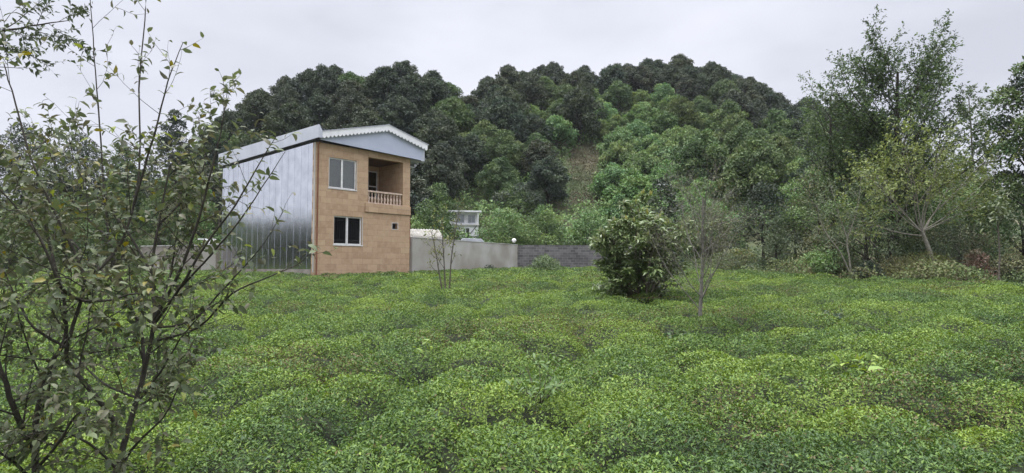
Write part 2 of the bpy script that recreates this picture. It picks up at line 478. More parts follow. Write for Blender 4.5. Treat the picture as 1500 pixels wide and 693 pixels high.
for y0, y1, dens, ln, dep in TEA_BANDS:
    x, y = tea_points(y0, y1, dens)
    fr = 5.5 if y0 < 11 else 3.6 if y0 < 26 else 2.4
    keep = (vnoise(x * fr, y * fr, None, 51) > .36) | (rng.uniform(0, 1, len(x)) < .30)
    x, y = x[keep], y[keep]
    N = len(x)
    z = tea_surface(x, y)
    e = .06
    gx = (tea_surface(x + e, y) - z) / e; gy = (tea_surface(x, y + e) - z) / e
    sn = nrm(np.stack([-gx, -gy, np.ones(N)], -1))
    z = z - rng.exponential(dep * .55, N).clip(0, .28) + .02
    az = rng.uniform(0, 2 * PI, N); el = np.radians(rng.uniform(-5, 50, N))
    ax = np.stack([np.cos(az) * np.cos(el), np.sin(az) * np.cos(el), np.sin(el)], -1) + sn * .25
    nn = sn + rng.normal(0, .27, (N, 3))
    patch = fbm(x * .55, y * .8, 21, 3); brown = fbm(x * .4 + 9, y * .6, 31, 3)
    tcol = np.clip((patch - .5) * 1.5 + rng.normal(0, .30, N) + .56, 0, 1.25)[:, None]
    col = np.where(tcol < .5, col_o + (col_m - col_o) * tcol * 2, col_m + (col_y - col_m) * (tcol - .5) * 2)
    isb = (rng.uniform(0, 1, N) < np.clip((brown - .58) * 2.6, .02, .32))
    col[isb] = col_b * rng.uniform(.6, 1.3, (isb.sum(), 1))
    col = col * rng.uniform(.8, 1.2, (N, 1))
    l_ = ln * rng.uniform(.55, 1.55, N)
    v, q, t, c = leaf_arrays(np.stack([x, y, z], -1), ax, nn, l_, l_ * rng.uniform(.38, .52, N), col, 'q', fold=.22, droop=.15)
    VV.append(v); CC.append(c); TT.append(t + n0)
    n0 += len(v)
tea = fast_mesh('tea_bushes', np.concatenate(VV), None, np.concatenate(TT), [M['tea']], np.concatenate(CC))
tag(link('tea_bushes', tea), 'low clipped carpet of bright green tea bushes covering the whole field', 'tea bushes', kind='stuff')
# woody, leafy mass under the plucked table
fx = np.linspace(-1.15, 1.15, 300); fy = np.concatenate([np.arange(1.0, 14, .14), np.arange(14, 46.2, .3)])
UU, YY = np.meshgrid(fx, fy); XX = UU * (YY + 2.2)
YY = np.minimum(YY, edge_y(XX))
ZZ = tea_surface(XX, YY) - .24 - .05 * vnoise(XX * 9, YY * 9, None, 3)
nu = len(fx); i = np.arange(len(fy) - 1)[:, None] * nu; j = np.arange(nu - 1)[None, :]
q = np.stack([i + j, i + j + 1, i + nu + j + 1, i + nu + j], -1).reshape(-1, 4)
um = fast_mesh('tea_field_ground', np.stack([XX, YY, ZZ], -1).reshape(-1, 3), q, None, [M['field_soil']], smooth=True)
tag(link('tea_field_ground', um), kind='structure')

# ------------------------------------------------------------------ house
HA = math.radians(47.2); HW, HL = 5.70, 11.47
HB = .9                                     # local z = world z
house = empty('two_storey_house', (-9.559, 28.0, 0), HA, 'two storey brown stone faced house with silvery sheet metal side wall and white roof', 'house')
EZ = 8.36
def holed_wall(x0, x1, z0, z1, holes, ya, yb):
    """wall slab in x,z with rectangular holes, thickness ya..yb"""
    m = MB()
    xs = sorted({x0, x1, *[h[0] for h in holes], *[h[1] for h in holes]}); zs = sorted({z0, z1, *[h[2] for h in holes], *[h[3] for h in holes]})
    def solid(a, b):
        if a < 0 or b < 0 or a >= len(xs) - 1 or b >= len(zs) - 1: return False
        cx, cz = (xs[a] + xs[a + 1]) / 2, (zs[b] + zs[b + 1]) / 2
        return not any(h[0] < cx < h[1] and h[2] < cz < h[3] for h in holes)
    for a in range(len(xs) - 1):
        for b in range(len(zs) - 1):
            if not solid(a, b): continue
            p, q_, r, s = xs[a], xs[a + 1], zs[b], zs[b + 1]
            m.add([(p, ya, r), (q_, ya, r), (q_, ya, s), (p, ya, s)], [(0, 1, 2, 3)])
            m.add([(p, yb, r), (q_, yb, r), (q_, yb, s), (p, yb, s)], [(3, 2, 1, 0)])
            if not solid(a - 1, b): m.add([(p, ya, r), (p, yb, r), (p, yb, s), (p, ya, s)], [(3, 2, 1, 0)])
            if not solid(a + 1, b): m.add([(q_, ya, r), (q_, yb, r), (q_, yb, s), (q_, ya, s)], [(0, 1, 2, 3)])
            if not solid(a, b - 1): m.add([(p, ya, r), (q_, ya, r), (q_, yb, r), (p, yb, r)], [(3, 2, 1, 0)])
            if not solid(a, b + 1): m.add([(p, ya, s), (q_, ya, s), (q_, yb, s), (p, yb, s)], [(0, 1, 2, 3)])
    return m
UW = (.72, 2.28, 6.19, 7.72); LW = (1.04, 2.66, 3.38, 4.82); BO = (2.98, 5.22, 5.60, 8.02); VH = (4.53, 4.88, 4.31, 4.63)
w = holed_wall(0, HW, HB, EZ, [UW, LW, BO, VH], 0, .26).build('front_wall', M['stone'], house)
w['label'] = 'front wall clad in brown travertine tiles'
# side, back and right walls
m = MB(); m.box((.02, .262, 2.15), (.16, HL, EZ)); sw = m.build('side_wall', M['metal'], house); sw['label'] = 'side wall of shiny galvanised metal sheets'
m = MB()
for k in range(16):
    y = .75 + k * .70
    if y < HL - .1: m.box((.012, y - .004, 2.17), (.0195, y + .004, EZ - .005))
m.build('sheet_seam', M['metal'], sw)
m = MB(); m.box((-.02, .262, HB), (.2, HL, 2.148)); m.build('plinth', M['concrete'], house)
m = MB(); m.box((-.02, -.012, 2.0), (-.002, .13, EZ - .01)); m.build('corner_strip', M['plaster'], house)
m = MB(); m.box((HW - .2, .262, HB), (HW, HL, EZ)); m.box((.17, HL - .2, HB), (HW - .21, HL - .003, EZ)); m.build('rear_wall', M['concrete'], house)
# rooms (floors, partitions) so that the openings look into something
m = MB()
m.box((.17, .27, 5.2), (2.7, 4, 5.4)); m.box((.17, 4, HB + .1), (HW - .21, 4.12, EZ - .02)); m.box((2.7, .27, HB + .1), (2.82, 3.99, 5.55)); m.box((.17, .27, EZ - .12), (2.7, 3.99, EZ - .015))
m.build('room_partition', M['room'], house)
# balcony recess
bz0, bz1, bd = 5.585, 8.03, 2.35
m = MB()
m.box((2.83, .262, bz0), (2.96, bd, bz1)); m.box((5.24, .262, bz0), (HW - .21, bd, bz1)); 
m.build('balcony_side_wall', M['stone_in'], house)
BW = (3.9, 5.17, 6.2, 7.76)
holed_wall(2.83, HW - .21, bz0, bz1, [BW], bd + .002, bd + .15).build('balcony_rear_wall', M['stone'], house)
m = MB(); m.box((2.83, .265, 8.033), (HW - .21, bd + .15, 8.12)); m.build('balcony_ceiling', M['timber'], house)
m = MB(); m.box((2.80, -.07, 5.13), (HW + .012, -.004, 5.592)); m.box((2.965, -.004, 5.5), (5.235, bd, 5.594)); 
m.build('balcony_slab', M['stone'], house)
# balustrade
rail = MB(); rail.box((2.985, .03, 6.19), (5.215, .19, 6.28)); rail.box((2.985, .04, 5.597), (5.215, .18, 5.65))
bal = rail.build('balcony_railing', M['baluster'], house, bevel=.012)
prof = [(.050, 0), (.050, .04), (.030, .06), (.058, .16), (.062, .22), (.030, .34), (.026, .40), (.045, .46), (.030, .49), (.048, .51), (.048, .538)]
for k in range(11):
    m = MB(); m.lathe((3.10 + k * .2, .11, 5.651), prof, 10)
    m.build('baluster', M['baluster'], bal, smooth=True)
# windows
def window(hole, y, parent, mull=True, sill=True, glazed=True):
    x0, x1, z0, z1 = hole
    fw = .065
    m = MB()
    m.box((x0 + .002, y, z0 + .002), (x0 + fw, y + .07, z1 - .002)); m.box((x1 - fw, y, z0 + .002), (x1 - .002, y + .07, z1 - .002))
    m.box((x0 + fw, y, z0 + .002), (x1 - fw, y + .07, z0 + fw)); m.box((x0 + fw, y, z1 - fw), (x1 - fw, y + .07, z1 - .002))
    if mull:
        xm = (x0 + x1) / 2 - .02; m.box((xm - .05, y - .012, z0 + fw), (xm + .05, y + .075, z1 - fw))
    f = m.build('window', M['frame'], parent, bevel=.008)
    xm = (x0 + x1) / 2 - .02
    for a, b in ((x0 + fw, xm - .05), (xm + .05, x1 - fw)) if glazed else ():
        g = MB(); g.box((a, y + .03, z0 + fw), (b, y + .038, z1 - fw)); g.build('pane', M['glass'], f)
    return f
f = window(UW, .06, house)
m = MB()
n = 60
pts = [(UW[0] - .1 + (UW[1] - UW[0] + .2) * k / n, .30 + .002 * math.sin(k * .9), 0) for k in range(n + 1)]
vs = [(a, b, 6.05) for a, b, _ in pts] + [(a, b, 7.8) for a, b, _ in pts]
m.add(vs, [(k, k + 1, k + n + 2, k + n + 1) for k in range(n)]); m.build('curtain', M['curtain'], f, smooth=True)
m = MB(); m.box((UW[0] - .05, -.03, UW[2] - .05), (UW[1] + .05, .058, UW[2])); m.build('sill', M['cap'], f)
m = MB(); m.box((UW[1] + .001, -.01, UW[2] + .004), (UW[1] + .03, .05, UW[3])); m.build('trim', M['cap'], f)
f2 = window(LW, .08, house, glazed=False)
m = MB(); m.box((LW[0] - .04, -.03, LW[2] - .05), (LW[1] + .04, .078, LW[2])); m.build('sill', M['frame'], f2)
m = MB(); m.box((LW[1] + .001, -.008, LW[2] + .004), (LW[1] + .03, .05, LW[3])); m.build('trim', M['cap'], f2)
m = MB()
for k in range(14):
    x = LW[0] + .07 + k * .114; m.box((x - .008, .17, LW[2]), (x + .008, .186, LW[3]))
for z in (3.6, 4.6): m.box((LW[0], .175, z), (LW[1], .183, z + .03))
m.build('grille', M['bars'], f2)
f3 = window(BW, bd + .03, house)
m = MB(); m.box((BW[0] + .07, bd + .02, 6.85), (BW[1] - .07, bd + .09, 6.90)); m.build('glazing_bar', M['frame'], f3)
m = MB(); m.box((VH[0] + .001, .2, VH[2] + .001), (VH[1] - .001, .25, VH[3] - .001)); vent = m.build('vent_cover', M['dark_gap'], house)
m = MB()
for a, b in (((VH[0] - .035, -.012, VH[2] - .03), (VH[0], -.001, VH[3] + .03)), ((VH[1], -.012, VH[2] - .03), (VH[1] + .035, -.001, VH[3] + .03)),
             ((VH[0], -.012, VH[2] - .03), (VH[1], -.001, VH[2])), ((VH[0], -.012, VH[3]), (VH[1], -.001, VH[3] + .03))): m.box(a, b)
m.build('vent_surround', M['cap'], house)
# drain pipes
m = MB(); m.tube([(.12, -.05, 1.2), (.12, -.05, 8.2), (.12, -.2, 8.36)], .035, 10); dp = m.build('drain_pipe', M['pipe'], house, smooth=True)
dp['label'] = 'reddish drain pipe down the front left corner'
m = MB(); m.tube([(HW + .07, .1, 3.3), (HW + .07, .1, 5.25), (HW + .02, .1, 5.33)], .04, 10); dp = m.build('drain_pipe', M['pipe'], house, smooth=True)
dp['label'] = 'short drain pipe on the right corner below the balcony slab'
# roof
AX, AZ = 3.92, 9.78; LX, LZ = .10, 8.80; RX, RZ = 6.55, 9.12; YG = -.30
rf = MB()
def slab(m, xa, za, xb, zb, y0, y1, th, mi=0):
    m.add([(xa, y0, za), (xb, y0, zb), (xb, y1, zb), (xa, y1, za), (xa, y0, za - th), (xb, y0, zb - th), (xb, y1, zb - th), (xa, y1, za - th)],
          [(0, 1, 2, 3), (4, 7, 6, 5), (0, 4, 5, 1), (1, 5, 6, 2), (2, 6, 7, 3), (3, 7, 4, 0)], mi)
slab(rf, -.15, 8.74, AX, AZ - .01, YG + .05, HL + .4, .05); slab(rf, AX, AZ - .01, RX + .05, RZ - .02, YG + .05, HL + .4, .05)
roof = rf.build('roof', M['white_sheet'], house)
m = MB(); m.prism([(.06, 8.43), (6.22, 8.25), (6.5, 9.05), (AX, AZ - .08), (.06, 8.74)], YG + .0, YG + .03); m.build('gable_panel', M['gable_sheet'], roof)
# scalloped barge boards
def scallop(xa, za, xb, zb, h=.30, step=.21):
    m = MB(); L_ = math.hypot(xb - xa, zb - za); n = int(L_ / step)
    top = []; bot = []
    K = 8
    for k in range(n * K + 1):
        t = k / (n * K); x = xa + (xb - xa) * t; z = za + (zb - za) * t
        ph = (k % K) / K
        top.append((x, z)); bot.append((x, z - h - .10 * math.sin(PI * ph)))
    nn = len(top)
    for y0, fl in ((YG - .16, 0), (YG - .13, 1)):
        vs = [(x, y0, z) for x, z in top] + [(x, y0, z) for x, z in bot]
        fs = [(k, k + 1, nn + k + 1, nn + k) for k in range(nn - 1)]
        m.add(vs, fs)
    vs = [(x, YG - .16, z) for x, z in top] + [(x, YG - .13, z) for x, z in top]; m.add(vs, [(k, k + 1, nn + k + 1, nn + k) for k in range(nn - 1)])
    vs = [(x, YG - .16, z) for x, z in bot] + [(x, YG - .13, z) for x, z in bot]; m.add(vs, [(k, k + 1, nn + k + 1, nn + k) for k in range(nn - 1)])
    return m
scallop(LX, LZ + .02, AX, AZ + .03, .25).build('barge_board', M['white'], roof)
scallop(AX + .004, AZ + .03, RX, RZ + .02, .25).build('barge_board', M['white'], roof)
# capping along the verge
m = MB(); slab(m, LX, LZ + .05, AX, AZ + .06, YG - .19, YG + .06, .028); slab(m, AX, AZ + .06, RX + .08, RZ + .045, YG - .19, YG + .06, .028); m.build('verge_cap', M['white_sheet'], roof)
# eave returns on the right
m = MB(); m.box((6.24, YG + .035, 8.22), (6.5, YG + .3, 9.0)); m.box((HW + .005, YG + .32, 8.24), (6.56, HL + .3, 8.30)); m.box((6.5, YG + .31, 8.31), (6.56, HL + .3, 9.03))
m.build('right_eave', M['white_sheet'], roof)
m = MB(); m.box((HW + .15, .6, 7.95), (6.5, 3.2, 8.02)); m.box((6.4, .55, 8.022), (6.52, 3.2, 8.16)); m.build('soffit_trim', M['white_sheet'], roof)
# tall side fascia on the left
m = MB(); m.prism_x([(-.55, 8.47), (HL + .3, 8.50), (HL + .3, 9.28), (-.55, 9.10)], -.16, -.11)
m.add([(-.11, -.55, 8.47), (.12, -.45, 8.50), (.12, -.45, 8.82), (-.11, -.55, 9.09)], [(0, 1, 2, 3)])
m.add([(-.11, -.55, 9.095), (.42, -.36, 8.86), (.42, HL, 8.9), (-.11, HL + .3, 9.27)], [(0, 1, 2, 3)])
m.build('side_fascia', M['white_sheet'], roof)
m = MB(); m.box((-.15, -.54, 8.445), (-.08, HL + .3, 8.468)); m.box((-.08, -.3, 8.40), (.0, HL, 8.44)); m.build('gutter_shadow_strip', M['dark_gap'], roof)  # dark strips painted in as the shadow line under the fascia

# ------------------------------------------------------------------ walls
def wall_between(name, a, b, za, zb, th, material, label, z0=.6, capm=None, caph=.05):
    a = np.array(a); b = np.array(b); d = b - a; L_ = np.linalg.norm(d); ang = math.atan2(d[1], d[0])
    r = empty(name, (a[0], a[1], 0), ang, label, 'wall')
    m = MB(); m.prism([(0, z0), (L_, z0), (L_, zb), (0, za)], 0, th)
    m.build('masonry', material, r)
    if capm is not None:
        m = MB(); m.prism([(-.0, za + .003), (L_, zb + .003), (L_, zb + caph), (-.0, za + caph)], -.03, th + .03); m.build('capping', capm, r)
    return r
wall_between('rendered_wall', (-5.55, 32.35), (.42, 45.0), 3.90, 3.95, .2, M['plaster'], 'smooth grey cement rendered garden wall running back from the house corner', capm=M['cap'], caph=.035)
wall_between('block_wall', (.45, 45.03), (10.5, 46.6), 3.94, 3.98, .2, M['block'], 'bare grey concrete block wall between rendered wall and broad leaved tree')
lw = wall_between('plastered_wall', (-23.6, 36.9), (-19.55, 36.75), 3.55, 3.62, .2, M['concrete'], 'plastered wall left of the house, seen through the near shrub', capm=M['cap'])
m = MB(); m.box((0, -.05, .8), (.9, .5, 3.62)); 
pier = m.build('wall_pier', M['plaster'], None, loc=(-19.5, 36.5, 0)); tag(pier, 'pale plastered wall pier with white slab on top beside the metal wall', 'pier')
m = MB(); m.box((-.06, -.1, 3.623), (.95, .55, 3.72)); m.build('pier_cap', M['white'], pier, bevel=.02)
m = MB(); m.box((.02, .05, 3.723), (.55, .4, 3.98)); m.box((-.4, .1, 3.982), (.62, .5, 4.04)); m.build('white_slab', M['white'], pier, bevel=.01)
# globe lamp on the end of the rendered wall
p = at(753, 356, 44.6)
m = MB(); m.lathe((p[0], p[1] + .05, 3.99), [(.07, 0), (.07, .03), (.035, .05), (.035, .12)], 10); gl = m.build('globe_lamp', M['dark_gap'], None, smooth=True)
tag(gl, 'small white globe lamp on the end of the grey rendered wall', 'lamp')
m = MB(); m.lathe((p[0], p[1] + .05, 4.11), [(.02, 0), (.10, .03), (.155, .09), (.175, .165), (.155, .24), (.10, .30), (.02, .33)], 14); m.build('globe', M['white'], gl, smooth=True)
# ------------------------------------------------------------------ low shed roof behind the wall
a = at(622, 345, 37.0)
sh = empty('low_shed', (a[0], a[1], 0), math.radians(20), 'low shed with weathered corrugated roof behind the wall beside the house', 'shed')
m = MB()
n = 96
for k in range(n):
    x0 = -1.1 + 2.3 * k / n; x1 = x0 + 2.3 / n
    za, zb = [.022 * math.sin(x * 2 * PI / .19) for x in (x0, x1)]
    m.add([(x0, -.5, 4.0 + za), (x1, -.5, 4.0 + zb), (x1, 1.4, 4.75 + zb), (x0, 1.4, 4.75 + za)], [(0, 1, 2, 3)])
o = m.build('corrugated_roof', M['roof_tile'], sh, smooth=True)
s_ = o.modifiers.new('thickness', 'SOLIDIFY'); s_.thickness = .015
m = MB(); m.box((-1.0, -.3, .9), (1.1, -.15, 3.95)); m.box((-1.0, 1.1, .9), (1.1, 1.25, 4.5)); m.prism_x([(-.148, .9), (1.09, .9), (1.09, 4.5), (-.148, 3.98)], -1.0, -.85); m.prism_x([(-.148, .9), (1.09, .9), (1.09, 4.5), (-.148, 3.98)], .95, 1.1)
m.build('shed_wall', M['concrete'], sh)
# flat grey roof just above the wall
a = at(694, 352, 47)
fr_ = empty('flat_roof_shelter', (a[0], a[1], 0), math.radians(8), 'flat pale grey sheet roof just showing above the wall below the white hut', 'shelter')
m = MB(); m.prism([(-1.0, 4.28), (.75, 4.20), (.85, 4.32), (.6, 4.52), (-.9, 4.56)], 0, 2.0); m.build('roof', M['grey_sheet'], fr_, bevel=.02)
for x in (-.8, .6):
    for y in (.1, 1.8):
        m = MB(); m.box((x - .05, y - .05, 1.5), (x + .05, y + .05, 4.2)); m.build('post', M['dark_gap'], fr_)
# ------------------------------------------------------------------ white hut on the foot of the slope
a = at(681, 340, 57); hx, hy = a[0], a[1]
hz = at(681, 347, 57)[2]; top = at(681, 309, 57)[2]; hh = top - hz
hut = empty('white_hut', (hx, hy, hz), math.radians(10), 'small two level white hut with flat roof above the wall, half hidden by sapling', 'hut')
m = MB(); m.box((-1.45, 0, -1.5), (1.35, 2.4, hh * .47)); m.box((-1.45, .6, hh * .47 + .002), (1.35, 2.4, hh - .12)); m.build('wall', M['white'], hut)
m = MB(); m.box((-1.62, -.25, hh - .118), (1.62, 2.6, hh + .03)); m.build('roof', M['white'], hut)
m = MB(); m.box((-1.4, -.15, hh * .44), (1.4, -.002, hh * .48)); m.build('terrace_slab', M['cap'], hut)
for x in (-1.38, 1.28):
    m = MB(); m.box((x - .06, -.14, hh * .48 + .002), (x + .06, -.02, hh - .12)); m.build('post', M['white'], hut)
for x0, x1, z0, z1, y in ((.35, 1.1, hh * .55, hh * .86, .6), (-.9, .0, hh * .55, hh * .88, .6), (-1.15, -.6, .1, hh * .38, 0)):
    m = MB(); m.box((x0, y - .03, z0), (x1, y - .002, z1)); f = m.build('window', M['grey_sheet'], hut)
    m = MB(); m.box((x0 + .06, y - .036, z0 + .06), ((x0 + x1) / 2 - .03, y - .031, z1 - .06)); m.box(((x0 + x1) / 2 + .03, y - .036, z0 + .06), (x1 - .06, y - .031, z1 - .06)); m.build('pane', M['glass'], f)
m = MB(); m.box((.12, -.02, -1.0), (.42, -.002, hh * .33)); m.build('door', M['dark_gap'], hut)
m = MB(); m.add([(.5, -.06, .25), (1.3, -.06, 1.25), (1.3, -.02, 1.25), (.5, -.02, .25), (.5, -.06, .33), (1.3, -.06, 1.33), (1.3, -.02, 1.33), (.5, -.02, .33)], [(0, 1, 5, 4), (1, 2, 6, 5), (2, 3, 7, 6), (3, 0, 4, 7), (4, 5, 6, 7), (0, 3, 2, 1)])
for k in range(9): x = .5 + k * .1; m.box((x - .008, -.05, -.35), (x + .008, -.03, .05))
m.box((.45, -.055, .05), (1.35, -.025, .09)); m.build('stair_rail', M['dark_gap'], hut)

# ================================================================== VEGETATION
def rand_dirs(rng, n):
    return nrm(rng.normal(0, 1, (n, 3)))

def crown_arrays(rng, lobes, n, leaf, cols, wr=.55, flat=.5, jit=.25, shell=.16, zmin=-9):
    """leaf quads over a heap of lobes. lobes: list of (centre, radius, zscale); cols: list of colours"""
    wts = np.array([l[1] ** 2 for l in lobes]); wts /= wts.sum()
    P = []; A = []; Nn = []; Cc = []
    for (c, r, zs), k in zip(lobes, rng.multinomial(n, wts)):
        d = rand_dirs(rng, k)
        d[:, 2] = np.where((d[:, 2] < -.25) & (rng.uniform(0, 1, k) < .7), -d[:, 2], d[:, 2])
        ph = rng.uniform(0, 50, 3)
        lump = vnoise(d[:, 0] * 2.6 + ph[0], d[:, 1] * 2.6 + ph[1], d[:, 2] * 2.6 + ph[2], 4)
        rr = r * (.72 + .5 * lump - np.abs(rng.normal(0, shell, k)))
        p = np.array(c) + d * rr[:, None] * np.array([1, 1, zs])
        ax = nrm(d * .5 + rng.normal(0, .6, (k, 3)) + np.array([0, 0, .05]))
        nn = nrm(d * .8 + np.array([0, 0, flat]) + rng.normal(0, jit, (k, 3)))
        base = np.array(cols[rng.integers(len(cols))])
        P.append(p); A.append(ax); Nn.append(nn); Cc.append(base * rng.uniform(.75, 1.3, (k, 1)) * (1 + rng.normal(0, .05, (k, 3))))
    P, A, Nn, Cc = [np.concatenate(q) for q in (P, A, Nn, Cc)]
    ok = P[:, 2] > zmin
    P, A, Nn, Cc = P[ok], A[ok], Nn[ok], Cc[ok]
    ln = leaf * rng.uniform(.6, 1.4, len(P))
    return P, A, Nn, ln, ln * wr, Cc

def lobe_crown(rng, R, H, z0, nl, rmin=.3, rmax=.5):
    """lobes filling an egg of radius R, from z0 up to z0 + H"""
    L_ = []
    for k in range(nl):
        t = ((k + .5) / nl) ** .8
        a = k * 2.39996 + rng.uniform(-.4, .4)
        prof = math.sin(PI * min(1, .16 + .84 * t) ** .85) ** .7 if t < .97 else .15
        rr = R * prof * rng.uniform(.45, .85)
        lr = R * rng.uniform(rmin, rmax) * (.6 + .4 * prof)
        L_.append(((rr * math.cos(a), rr * math.sin(a), z0 + H * (t * .86 + .05)), lr, rng.uniform(.7, .95)))
    L_.append(((0, 0, z0 + H * .5), R * .55, H * .35 / (R * .55)))
    return L_

def limb_tubes(rng, lobes, z_trunk, r0, h0=0, sides=6):
    """trunk to the crown's heart and a limb into every third lobe"""
    cz = np.mean([l[0][2] for l in lobes])
    zt = np.linspace(h0, cz, 7); wob = rng.normal(0, .05, (7, 2)) * zt[:, None] * .15
    tr = np.stack([wob[:, 0], wob[:, 1], zt], -1); rad = np.linspace(r0 * 1.25, r0 * .45, 7)
    brs = [(tr, rad, sides)]
    for l in lobes[::2]:
        k = rng.integers(3, 6); p0 = tr[k]; p1 = np.array(l[0])
        s = np.linspace(0, 1, 5)[:, None]
        pts = p0 + (p1 - p0) * s + np.array([0, 0, 1]) * (-.18 * np.linalg.norm(p1 - p0) * s * (1 - s)) + rng.normal(0, .04, (5, 3)) * s
        brs.append((pts, np.linspace(r0 * .4, r0 * .1, 5), 4))
    return brs

DARK = [(.042, .058, .036), (.052, .070, .040), (.036, .052, .034), (.060, .078, .042)]
MID = [(.075, .12, .044), (.092, .14, .05), (.066, .108, .042), (.105, .15, .055)]
BRT = [(.125, .20, .075), (.145, .225, .08), (.11, .185, .07), (.16, .23, .08)]
OLV = [(.125, .13, .065), (.145, .15, .075), (.10, .112, .055)]

# -------- kinds of hillside tree, each one mesh pair shared by its copies
def hill_kind(seed, R, H, z0, nl, n, leaf, cols, rmin=.3, rmax=.5, shell=.14):
    rng = np.random.default_rng(seed)
    lobes = lobe_crown(rng, R, H, z0, nl, rmin, rmax)
    cm = leaf_mesh('crown', M['far_leaf'], *crown_arrays(rng, lobes, n, leaf, cols, shell=shell))
    tm = tube_mesh('trunk', limb_tubes(rng, lobes, z0, R * .055, -1.5), M['dark_bark'])
    return cm, tm, R, z0 + H
HK = {
 'dark': [hill_kind(100 + k, 3.7 + .25 * (k % 2), 6.6 + .4 * k, .8, 34 + 4 * k, 14000, .25, DARK, .16, .30, .3) for k in range(4)],
 'mid': [hill_kind(120 + k, 3.4, 6.0, 1.3, 24 + 3 * k, 11000, .24, MID, .2, .36, .22) for k in range(3)],
 'bright': [hill_kind(140 + k, 2.7, 3.8, .5, 18 + 3 * k, 8000, .23, BRT, .2, .36, .26) for k in range(4)],
}
def put_tree(kind, var, x, y, s, rz, tint, name, zoff=0):
    cm, tm, R, H = HK[kind][var]
    r = empty(name, (x, y, gz(x, y) + zoff), rz)
    r.scale = (s, s, s * (.92 + .2 * ((var * 37 + int(x * 10)) % 10) / 10))
    c = link('crown', cm, r); link('trunk', tm, r); c.color = (*tint, 1)
    return r, R * s, H * s

hill_rows = []
rng = np.random.default_rng(5)
def inside_house(px, py_top): return 335 < px < 585 and py_top > 232
def region(px, py):
    """photo's mix of trees by place: py = crown centre"""
    d = py - sky_px(px)
    u = rng.uniform()
    if px < 690: return 'dark' if u < .82 else 'mid'
    if d < 42: return 'dark' if u < .9 else 'mid'
    if px < 835: return ('dark' if u < .62 else 'mid') if (py > 185 or px < 740) else ('dark' if u < .25 else 'mid' if u < .6 else 'bright')
    if px < 880: return 'mid' if u < .5 else 'bright'
    if px < 1060: return 'bright' if u < .78 else 'mid'
    if px < 1200: return 'bright' if u < .6 else 'mid' if u < .9 else 'dark'
    return 'mid' if u < .6 else 'dark'
taken = []
def try_place(x, y, kind=None, s=None, minsep=None):
    z = gz(x, y); hgt = 5.0
    px, py = proj((x, y, z + hgt))
    px0, pyb = proj((x, y, z))
    if not (265 < px < 1290): return False
    if inside_house(px, proj((x, y, z + 9))[1]): return False
    if kind is None:
        if 820 < px < 905 and 225 < pyb < 330: return False        # the bare brown slip
        if 590 < px < 905 and pyb > 318: return False                # scrubby foot of the slope
        if px > 1050 and pyb > 330: return False
        kind = region(px, py)
    sep = {'dark': 4.4, 'mid': 4.1, 'bright': 3.4}[kind] if minsep is None else minsep
    for (a, b, s2) in taken:
        if (a - x) ** 2 + (b - y) ** 2 < ((sep + s2) / 2) ** 2: return False
    taken.append((x, y, sep))
    s = (rng.uniform(.95, 1.3) if kind == 'bright' else rng.uniform(.82, 1.16)) if s is None else s
    g = rng.uniform(.88, 1.14) if kind == 'dark' else rng.uniform(.88, 1.14)
    tint = (g * rng.uniform(.9, 1.12), g, g * rng.uniform(.88, 1.1))
    r, R, H = put_tree(kind, rng.integers(len(HK[kind])), x, y, s, rng.uniform(0, 2 * PI), tint, {'dark': 'broadleaf_tree', 'mid': 'leafy_tree', 'bright': 'bushy_tree'}[kind], -.2)
    hill_rows.append((r, kind, px, py, R, s))
    return True
def seed_at(px, py, kind, wpx):
    """walk up the slope until a tree of the wanted crown width shows its centre at px, py"""
    for Y in np.arange(55, 135, 1.0):
        x = (px - 750) / F * Y
        R, H = HK[kind][0][2], HK[kind][0][3]
        s = wpx / F * Y / (2 * R)
        if proj((x, Y, gz(x, Y) + H * s * .6))[1] <= py: return try_place(x, Y, kind, float(np.clip(s, .6, 1.12)), 3.0)
for a in ((805, 110, 'dark', 62), (745, 125, 'dark', 88), (850, 168, 'dark', 82), (905, 120, 'dark', 56), (1082, 168, 'dark', 88), (735, 190, 'dark', 86), (1182, 225, 'dark', 48),
          (940, 95, 'dark', 70), (1000, 95, 'dark', 80), (1060, 125, 'dark', 70), (1120, 150, 'dark', 70), (870, 102, 'dark', 60), (690, 230, 'dark', 80), (640, 215, 'dark', 90), (790, 235, 'dark', 80), (1010, 205, 'bright', 60), (865, 135, 'bright', 60), (900, 255, 'bright', 90), (980, 250, 'bright', 80), (1050, 240, 'bright', 90)):
    seed_at(*a)
# the crest first, then the slope
for u in np.linspace(-.56, .62, 190):
    yc = np.interp(u, SU, SD)
    try_place(u * yc, yc + rng.uniform(-2, 2), 'dark' if rng.uniform() < .85 else 'mid', None, 3.7)
for k in range(5200):
    u = rng.uniform(-.60, .64); t = rng.uniform(.02, 1.0)
    yf, yc = np.interp(u, FU, FD), np.interp(u, SU, SD)
    y = yf + (yc - yf) * t
    try_place(u * y, y)

# labels for the wood on the hill: by kind, by the part of the hill and by their order along it
ORD = ['first', 'second', 'third', 'fourth', 'fifth', 'sixth', 'seventh', 'eighth', 'ninth', 'tenth', 'eleventh', 'twelfth', 'thirteenth', 'fourteenth', 'fifteenth', 'sixteenth', 'seventeenth', 'eighteenth', 'nineteenth', 'twentieth']
def ordn(k): return ORD[k] if k < 20 else f'{k + 1}th'
cl = {}
for row in hill_rows:
    r, kind, px, py, R, s = row
    d = py - sky_px(px)
    if d < 34: band = 'on the skyline crest'
    elif d < 85: band = 'just below the crest'
    elif d < 140: band = 'midway up the slope'
    else: band = 'low on the slope'
    if px < 480: where = 'above the metal house wall'
    elif px < 640: where = 'behind the house gable'
    elif px < 760: where = 'above the rendered wall'
    elif px < 900: where = 'above the block wall'
    elif px < 1040: where = 'above the broad leaved tree'
    else: where = 'left of the feathery tree'
    cl.setdefault((kind, band, where), []).append(row)
